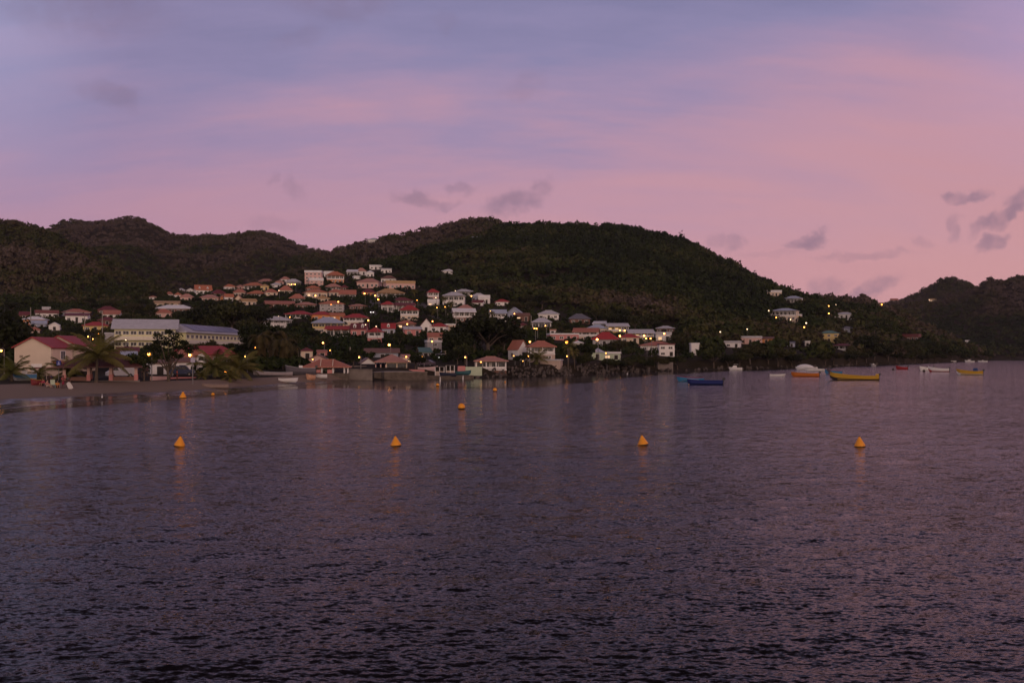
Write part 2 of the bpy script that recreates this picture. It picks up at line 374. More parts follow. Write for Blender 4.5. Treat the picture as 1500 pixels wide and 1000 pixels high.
def sand_mat():
    m, t, p = new_mat('sand'); N = t.nodes.new; L = t.links.new
    g = N('ShaderNodeNewGeometry'); sp = N('ShaderNodeSeparateXYZ'); L(g.outputs['Position'], sp.inputs[0])
    n = N('ShaderNodeTexNoise'); n.inputs['Scale'].default_value = .22; n.inputs['Detail'].default_value = 7; L(g.outputs['Position'], n.inputs['Vector'])
    n2 = N('ShaderNodeTexNoise'); n2.inputs['Scale'].default_value = 3.5; n2.inputs['Detail'].default_value = 8; n2.inputs['Roughness'].default_value = .75; L(g.outputs['Position'], n2.inputs['Vector'])
    ad = N('ShaderNodeMath'); ad.operation = 'MULTIPLY_ADD'; L(n.outputs[0], ad.inputs[0]); ad.inputs[1].default_value = .55; L(sp.outputs[2], ad.inputs[2])
    wet = N('ShaderNodeMapRange'); wet.interpolation_type = 'SMOOTHSTEP'; L(ad.outputs[0], wet.inputs[0])
    for i, v in enumerate((.36, .62, 1, 0)): wet.inputs[i+1].default_value = v
    dry = N('ShaderNodeMix'); dry.data_type = 'RGBA'; L(n2.outputs[0], dry.inputs[0]); dry.inputs[6].default_value = (.12, .083, .058, 1); dry.inputs[7].default_value = (.21, .15, .108, 1)
    mx = N('ShaderNodeMix'); mx.data_type = 'RGBA'; L(wet.outputs[0], mx.inputs[0]); L(dry.outputs[2], mx.inputs[6]); mx.inputs[7].default_value = (.045, .034, .03, 1)
    L(mx.outputs[2], p.inputs['Base Color'])
    ro = N('ShaderNodeMapRange'); L(wet.outputs[0], ro.inputs[0]); ro.inputs[3].default_value = .95; ro.inputs[4].default_value = .12; L(ro.outputs[0], p.inputs['Roughness'])
    b = N('ShaderNodeBump'); b.inputs['Strength'].default_value = .35; b.inputs['Distance'].default_value = .12
    inv = N('ShaderNodeMath'); inv.operation = 'MULTIPLY'; s1 = N('ShaderNodeMath'); s1.operation = 'SUBTRACT'; s1.inputs[0].default_value = 1.0; L(wet.outputs[0], s1.inputs[1])
    L(s1.outputs[0], inv.inputs[0]); L(n2.outputs[0], inv.inputs[1]); L(inv.outputs[0], b.inputs['Height']); L(b.outputs[0], p.inputs['Normal'])
    return m
def grid_mesh(s, px, Drows, name, mats):
    """Drows: array (len(px), nrows) of distances"""
    PX = np.repeat(px[:, None], Drows.shape[1], 1); Z = s.z(PX, Drows)
    Z = np.where(Z < -40, -3, Z)
    V = np.stack([(PX-750)/F*Drows, Drows, Z], -1).reshape(-1, 3)
    n, k = Drows.shape; i = np.arange(n-1)[:, None]*k + np.arange(k-1)[None]
    Q = np.stack([i, i+k, i+k+1, i+1], -1).reshape(-1, 4)
    return np_mesh(name, V, Q, mats)
def sheet_rows(s, px, k0, k1, n):
    Dk, _ = s.ctrl(px); out = []
    for k in range(k0, k1):
        m_ = n[k-k0]; t = np.arange(m_)/m_
        out.append(Dk[k][:, None]*(1-1e-6) + (Dk[k+1]-Dk[k])[:, None]*t[None])
    out.append(Dk[k1][:, None]*(1-1e-7)); return np.concatenate(out, 1)
def build_land():
    pa = np.arange(-400, 541, 4.0)
    tag(grid_mesh(A, pa, sheet_rows(A, pa, 0, 3, [6, 8, 10]), 'beach', sand_mat()), 'dark volcanic sand beach, wet along the water', kind='structure')
    tag(grid_mesh(A, pa, sheet_rows(A, pa, 3, 8, [12, 12, 12, 22, 4]), 'ground', M_EARTH), 'dark earth of the village and the wooded hill', kind='structure')
    pb = np.arange(540, 1451, 4.0)
    tag(grid_mesh(A, pb, sheet_rows(A, pb, 0, 8, [3, 4, 4, 12, 12, 12, 26, 4]), 'ground', M_EARTH), 'dark earth of the shore and the wooded hill', kind='structure')
    for s in SHEETS[1:]:
        p = np.arange(s.px0, s.px1+.1, 6.0)
        tag(grid_mesh(s, p, sheet_rows(s, p, 0, 3, [14, 22, 4]), s.name, M_EARTH), 'hill covered with dry forest', kind='structure')
build_land()

# ------------------------------------------------------------------ the sea: one rippled sheet out to the horizon
def water_mat():
    m, t, p = new_mat('sea_water'); N = t.nodes.new; L = t.links.new
    g = N('ShaderNodeNewGeometry')
    def slope(scale, sx, amp, detail, rough, rot):
        mp = N('ShaderNodeMapping'); mp.inputs['Rotation'].default_value = (0, 0, R(rot)); mp.inputs['Scale'].default_value = (sx, 1, 1); L(g.outputs['Position'], mp.inputs[0])
        n = N('ShaderNodeTexNoise'); n.inputs['Scale'].default_value = scale; n.inputs['Detail'].default_value = detail; n.inputs['Roughness'].default_value = rough; L(mp.outputs[0], n.inputs['Vector'])
        s = N('ShaderNodeVectorMath'); s.operation = 'SUBTRACT'; L(n.outputs['Color'], s.inputs[0]); s.inputs[1].default_value = (.5, .5, .5)
        k = N('ShaderNodeVectorMath'); k.operation = 'MULTIPLY'; L(s.outputs[0], k.inputs[0]); k.inputs[1].default_value = (amp*.8, amp, 0); return k.outputs[0]
    a = slope(15.0, .5, WAVE[0], 2, .6, 24); a2 = slope(5.0, .45, WAVE[0]*.4, 2, .5, 18); b = slope(1.7, .75, WAVE[1], 2, .55, -10); b2 = slope(.5, .5, WAVE[1]*.3, 2, .5, 6)
    s0 = N('ShaderNodeVectorMath'); s0.operation = 'ADD'; L(a, s0.inputs[0]); L(a2, s0.inputs[1]); a = s0.outputs[0]
    s1 = N('ShaderNodeVectorMath'); s1.operation = 'ADD'; L(b, s1.inputs[0]); L(b2, s1.inputs[1]); b = s1.outputs[0]
    sm = N('ShaderNodeVectorMath'); sm.operation = 'ADD'; L(a, sm.inputs[0]); L(b, sm.inputs[1])
    # gusts: patches of rougher and calmer water; sheltered and calmer close under the land
    gn = N('ShaderNodeTexNoise'); gn.inputs['Scale'].default_value = 1.0; gn.inputs['Detail'].default_value = 4
    gm = N('ShaderNodeMapping'); gm.inputs['Scale'].default_value = (.016, .035, 1); L(g.outputs['Position'], gm.inputs[0]); L(gm.outputs[0], gn.inputs['Vector'])
    gr = N('ShaderNodeMapRange'); L(gn.outputs[0], gr.inputs[0])
    for i, v in enumerate((.32, .68, .76, 1.16)): gr.inputs[i+1].default_value = v
    at = N('ShaderNodeAttribute'); at.attribute_name = 'tint'
    gg = N('ShaderNodeMath'); gg.operation = 'MULTIPLY'; L(gr.outputs[0], gg.inputs[0]); L(at.outputs['Fac'], gg.inputs[1])
    sc = N('ShaderNodeVectorMath'); sc.operation = 'SCALE'; L(sm.outputs[0], sc.inputs[0]); L(gg.outputs[0], sc.inputs['Scale'])
    ad = N('ShaderNodeVectorMath'); ad.operation = 'ADD'; L(g.outputs['Normal'], ad.inputs[0]); L(sc.outputs[0], ad.inputs[1])
    nm = N('ShaderNodeVectorMath'); nm.operation = 'NORMALIZE'; L(ad.outputs[0], nm.inputs[0]); L(nm.outputs[0], p.inputs['Normal'])
    p.inputs['Base Color'].default_value = (.0055, .0045, .006, 1); p.inputs['Roughness'].default_value = .10; p.inputs['IOR'].default_value = 1.333; p.inputs['Specular IOR Level'].default_value = .22
    return m
WAVE = (1.25, .5)
def build_sea():
    p = np.concatenate([[8000, 4000, 2000, 1000, 700], np.arange(520, 7.0, -.7), [5.5, 4.5, 3.5, 2.5, 1.2]])
    D = EYE*F/p
    px = np.concatenate([[-9000, -3500, -1200, -600], np.arange(-260, 1761, 2.2), [2100, 2700, 5000, 10500]])
    PX, DD = np.meshgrid(px, D, indexing='ij'); X = (PX-750)/F*DD; Y = DD.copy()
    dy = np.gradient(D)[None]; dx = DD*2.2/F
    rng = np.random.default_rng(3); Z = np.zeros_like(X)
    for i in range(110):
        Lw = .13*(1.3/.13)**(rng.random()**1.5); th = R(108) + rng.normal()*R(28)
        kx, ky = math.cos(th)*2*math.pi/Lw, math.sin(th)*2*math.pi/Lw
        w = np.clip((2*math.pi/np.maximum(abs(ky)*dy + abs(kx)*dx, 1e-6) - 3.0)/4.0, 0, 1)
        if w.max() <= 0: continue
        s = .0225*(1.0 if Lw < .35 else (.5 if Lw < .6 else .28))
        Z += w*(s*Lw/(2*math.pi))*np.sin(kx*X + ky*Y + rng.random()*6.28)
    for i in range(16):
        Lw = 1.3*(3.8/1.3)**rng.random(); th = R(113) + rng.normal()*R(12)
        kx, ky = math.cos(th)*2*math.pi/Lw, math.sin(th)*2*math.pi/Lw
        w = np.clip((2*math.pi/np.maximum(abs(ky)*dy + abs(kx)*dx, 1e-6) - 3.0)/4.0, 0, 1)
        Z += w*(.009*Lw/(2*math.pi))*np.sin(kx*X + ky*Y + rng.random()*6.28)
    Z *= .86 + .4*fbm(X/24, Y/40, 21, 2)
    sd = np.interp(PX, S_PX, S_D); near = np.clip((sd-DD)/60.0, 0, 1); Z *= .08 + .92*near
    q = (sd-DD)/np.interp(PX, [0, 400, 520, 560, 700, 870, 1000, 1060, 1200], [10, 18, 50, 72, 88, 85, 55, 36, 12]) + .10*fbm(X/18, Y/30, 9, 3)
    q = np.clip((q-.68)/.4, 0, 1); calm = (.085 + .915*q*q*(3-2*q))*np.interp(DD, [15, 40, 80, 130, 300], [.92, 1.0, .92, .82, .75])
    n, k = X.shape; i = np.arange(n-1)[:, None]*k + np.arange(k-1)[None]
    Q = np.stack([i, i+k, i+k+1, i+1], -1).reshape(-1, 4)
    tag(np_mesh('water', np.stack([X, Y, Z], -1).reshape(-1, 3), Q, water_mat(), attr=calm.ravel()), 'rippled dark sea of the bay', kind='structure')
build_sea()

def foam_line():
    m, t, p = new_mat('foam'); p.inputs['Base Color'].default_value = (.42,.38,.38,1); p.inputs['Roughness'].default_value = .9
    r = np.random.default_rng(17); V = []; Q = []; T_ = []
    for off, cov, ph in ((-.6,.62,0), (1.8,.35,40), (-4.0,.28,90)):
        for px in np.arange(-60, 505, .9):
            g = fbm(np.array([px/9.0+ph]), np.array([off]), 51, 3)[0]
            if g < .35-cov: continue
            D0 = float(shoreD(px))+off+.9*fbm(np.array([px/22.0+ph]), np.array([3.0]), 52, 3)[0]; w = .10+.22*abs(g)*r.uniform(.4,1.3)
            o = len(V)
            for pp, dd in ((px,D0),(px+.95,D0),(px+.95,D0+w),(px,D0+w)):
                z = max(ground_z(pp, dd), .0)+.035; V.append(P(pp, dd, z))
            Q.append((o,o+1,o+2,o+3))
    tag(np_mesh('foam', np.array(V), np.array(Q), m, smooth=False), 'thin broken lines of foam along the edge of the beach', kind='stuff')
foam_line()
# ------------------------------------------------------------------ houses
RC = dict(o=(.36,.13,.07), r=(.29,.030,.032), m=(.12,.024,.03), p=(.36,.18,.145), g=(.40,.40,.44), w=(.62,.62,.64), t=(.36,.23,.11), d=(.11,.11,.14), b=(.32,.36,.46), n=(.15,.075,.055), k=(.33,.125,.085), e=(.08,.17,.16))
WC = dict(w=(.70,.68,.66), c=(.60,.49,.38), y=(.58,.44,.19), o=(.58,.24,.09), p=(.50,.21,.20), g=(.33,.32,.33), s=(.55,.36,.32), u=(.30,.33,.42), n=(.17,.09,.07), e=(.42,.50,.36), h=(.42,.33,.28))
M_GLASS = mat('dark_window_pane', (.012,.013,.017), .25, .05, spec=.5)
M_WHITE = mat('white_trim', (.66,.64,.63), .6)
M_DARK = mat('dark_timber', (.03,.024,.02), .8)
M_CONC = mat('weathered_concrete', (.18,.155,.14), .9, .35, .7)
M_STONE = mat('stone_wall', (.105,.085,.07), .95, .5, 1.4)
M_METAL = mat('galvanised_metal', (.22,.22,.22), .5, .1, metal=.5)
M_LIT = glow('lit_window', (1.0, .55, .2), .8)
def wallm(k): return mat('render_wall_'+{'w':'white','c':'cream','y':'yellow','o':'orange','p':'pink','g':'grey','s':'salmon','u':'blue_grey','n':'brown','e':'pale_green','h':'beige'}[k], WC[k], .85, .12, .9)
def roofm(k): return roof_mat('roof_'+{'o':'orange','r':'red','m':'maroon','p':'pink','g':'grey','w':'white','t':'tan','d':'dark_grey','b':'blue_grey','n':'brown','k':'salmon','e':'green'}[k], RC[k])
BOX = []        # what must stay in view: (x0,x1,ytop,ybase,distance)
FOOT = []       # footprints (x, y, radius)
GH = 'houses of the village'
def roof_mb(kind, w, d, ze, h, ov, mb=None):
    """w x d house, eaves at ze, roof height h, overhang ov; x from -w/2, y from 0 (front) to d"""
    b = mb or MB(); x0, x1, y0, y1 = -w/2-ov, w/2+ov, -ov, d+ov; t = .16
    if kind == 'hip':
        b.frustum((x0,x1,y0,y1), ze-.05, (x0,x1,y0,y1), ze+t)
        k = min((y1-y0)/2, (x1-x0)/2)*.98; W, Dp = x1-x0, y1-y0
        rx = max(W/2-k, .15); ry = max(Dp/2-k, .15); cx, cy = (x0+x1)/2, (y0+y1)/2
        b.frustum((x0+.03,x1-.03,y0+.03,y1-.03), ze+t, (cx-rx,cx+rx,cy-ry,cy+ry), ze+h)
        b.box(cx-rx-.1, cx+rx+.1, cy-ry-.1, cy+ry+.1, ze+h-.06, ze+h+.07)
    elif kind == 'gab':
        cy = (y0+y1)/2
        b.extrude([(y0,ze-.12),(cy,ze+h-.12),(y1,ze-.12),(y1,ze+.06),(cy,ze+h+.06),(y0,ze+.06)], x0, x1, 'x')
    elif kind == 'gf':
        b.extrude([(x0,ze-.12),(0,ze+h-.12),(x1,ze-.12),(x1,ze+.06),(0,ze+h+.06),(x0,ze+.06)][::-1], y0, y1, 'y')
    elif kind == 'shed':
        b.extrude([(y0,ze-.1),(y0,ze+.08),(y1,ze+h+.08),(y1,ze+h-.1)][::-1], x0, x1, 'x')
    else:
        b.frustum((x0,x1,y0,y1), ze, (x0,x1,y0,y1), ze+max(h, .22))
    return b
WIN_ME = {}
def window_mesh(kind):
    if kind in WIN_ME: return WIN_ME[kind]
    b = MB()
    if kind == 'door':
        b.box(-.5,.5,-.05,.02,0,2.05,0); b.box(-.42,.42,-.075,-.05,.04,1.97,1)
    else:
        for a in ((-.6,-.5,-.08,.02,0,1.2),(.5,.6,-.08,.02,0,1.2),(-.5,.5,-.08,.02,0,.1),(-.5,.5,-.08,.02,1.1,1.2),(-.03,.03,-.07,.02,.1,1.1)): b.box(*a, 0)
        b.box(-.5,-.03,-.03,.015,.1,1.1,1); b.box(.03,.5,-.03,.015,.1,1.1,1)
    o = b.build('window', [M_WHITE, {'win':M_GLASS,'door':M_DARK,'lit':M_LIT}[kind]]); me = o.data; bpy.data.objects.remove(o)
    WIN_ME[kind] = me; return me
def opening(kind, parent, loc, rz=0, sx=1.0, sz=1.0, name=None):
    o = link(name or ('door' if kind == 'door' else 'window'), window_mesh(kind), parent, loc); o.rotation_euler = (0,0,rz); o.scale = (sx, 1, sz); return o
def house(x0, x1, yt, ye, yb, roof, rc, wc, label, D=None, st=None, ver=False, turn=None, depth=None, lit=0, dorm=0, trim=None, base=None, open_=False, cat='house', name='house', group=GH, keep=True, side=True, plain=False, lower=None):
    xc = (x0+x1)/2
    if D is None: D = hit(xc, yb)
    k = D/F; W = (x1-x0)*k
    ov = min(.55, W*.06) if roof != 'flat' else .18
    w = max(W-2*ov, 1.5); d = depth or min(max(.72*w, 4.5), 11.0)
    zb = zpy(yb, D); ze = max((yb-ye)*k, 1.4); hr = max((ye-yt)*k, .25)
    st = st or max(1, min(4, round(ze/3.0)))
    if turn is None: turn = random.uniform(-14, 14)
    rz = -math.atan2(xc-750, F) + R(turn)
    t = thing(name, label, cat, P(xc, D, zb), rz, group)
    if keep: BOX.append((x0, x1, yt, yb, D)); FOOT.append((P(xc, D, 0)[0], D+d/2, max(w, d)*.55))
    wm = wallm(wc); sh = ze/st; tm = wallm(trim) if trim else M_WHITE
    b = MB(); fl = -2.5
    if open_:       # roof on posts
        b.box(-w/2, w/2, 0, d, fl, .12); b.build('floor_slab', M_CONC, t)
        for i in range(2):
            for sx_ in (-1, 1): MB().box(sx_*(w/2-.3)-.14, sx_*(w/2-.3)+.14, .2+i*(d-.68), .48+i*(d-.68), .12, ze).build('post', wm, t)
        if w > 7: MB().box(-.14, .14, .2, .48, .12, ze).build('post', wm, t)
    else:
        zt = ze - (sh if ver else 0)
        if zt > .3 or not ver: b.box(-w/2, w/2, 0, d, fl, zt)
        else: b.box(-w/2, w/2, 0, d, fl, .15); zt = .15
        if ver: b.box(-w/2+.02, w/2-.02, min(3.0, d*.45), d-.02, zt, ze-.02)
        if roof == 'gf':  b.extrude([(-w/2+.02,ze-.02),(w/2-.02,ze-.02),(0,ze-.02+hr*.93)], .02, d-.02, 'y')
        if roof == 'gab': b.extrude([(.02,ze-.02),(d-.02,ze-.02),(d/2,ze-.02+hr*.93)], -w/2+.02, w/2-.02, 'x')
        if roof == 'shed': b.extrude([(.02,ze-.03),(d-.02,ze-.03),(d-.02,ze+hr*.9)], -w/2+.02, w/2-.02, 'x')
        b.build('wall', [wm], t)
        if lower: MB().box(-w/2-.03, w/2+.03, -.03, d+.03, fl+.1, min(sh*.92, ze*.6)).build('lower_wall', wallm(lower), t)
        if ver:
            n = max(3, int(w/2.4)+1)
            for i in range(n):
                x = -w/2+.15+(w-.3)*i/(n-1); MB().box(x-.12, x+.12, .06, .3, zt, ze).build('veranda_post', tm, t)
            r = MB(); r.box(-w/2+.27, w/2-.27, .1, .2, zt+.12, zt+.66); r.build('balustrade', tm, t)
            s2 = MB().box(-w/2-.05, w/2+.05, -.06, .0, zt-.22, zt+.02); s2.build('floor_band', tm, t)
        if not plain:
            litn = lit
            for s_ in range(st):
                isv = ver and s_ == st-1
                y = min(3.0, d*.45) if isv else (-.03 if lower and s_ == 0 else 0)
                z = s_*sh if s_ < st-1 or not ver else zt
                n = max(1, int(w/2.5)); kz = min(1.15, sh/3.0)
                for i in range(n):
                    x = -w/2 + w*(i+.5)/n + random.uniform(-.2, .2)
                    if litn > 0 and (s_ == st-1 or st == 1): kd = 'lit'; litn -= 1
                    elif (isv and i % 2 == 0) or (s_ == 0 and i == n//2 and not ver): kd = 'door'
                    else: kd = 'win'
                    if isv and kd != 'lit':
                        opening('win', t, (x, y, z+.12), 0, w/n*.86, 1.95*kz)  # oversized dark panes put the veranda's shade onto the recessed wall
                    else: opening(kd, t, (x, y, z + (.1 if kd == 'door' else .8*kz)), 0, 1.3, kz*1.12)
                if side:
                    for sx_ in (-1, 1): opening('win', t, (sx_*(w/2+(.03 if lower and s_ == 0 else 0)), d*.6, z+.95*kz), R(90)*sx_, 1, kz)
    rf = roof_mb(roof, w, d, ze, hr, ov).build('roof', roofm(rc), t)
    for i in range(dorm):
        x = -w/2 + w*(i+.5)/dorm; dm = MB(); zz = ze+hr*.22; yy = d*.06
        dm.box(x-.55, x+.55, yy, yy+1.8, zz, zz+1.0); dm.extrude([(x-.6,zz+.98),(x+.6,zz+.98),(x,zz+1.6)], yy-.05, yy+2.1, 'y')
        do = dm.build('dormer', M_WHITE, rf); opening('win', rf, (x, yy-.02, zz+.15), 0, .6, .6, 'dormer_window')
    return t
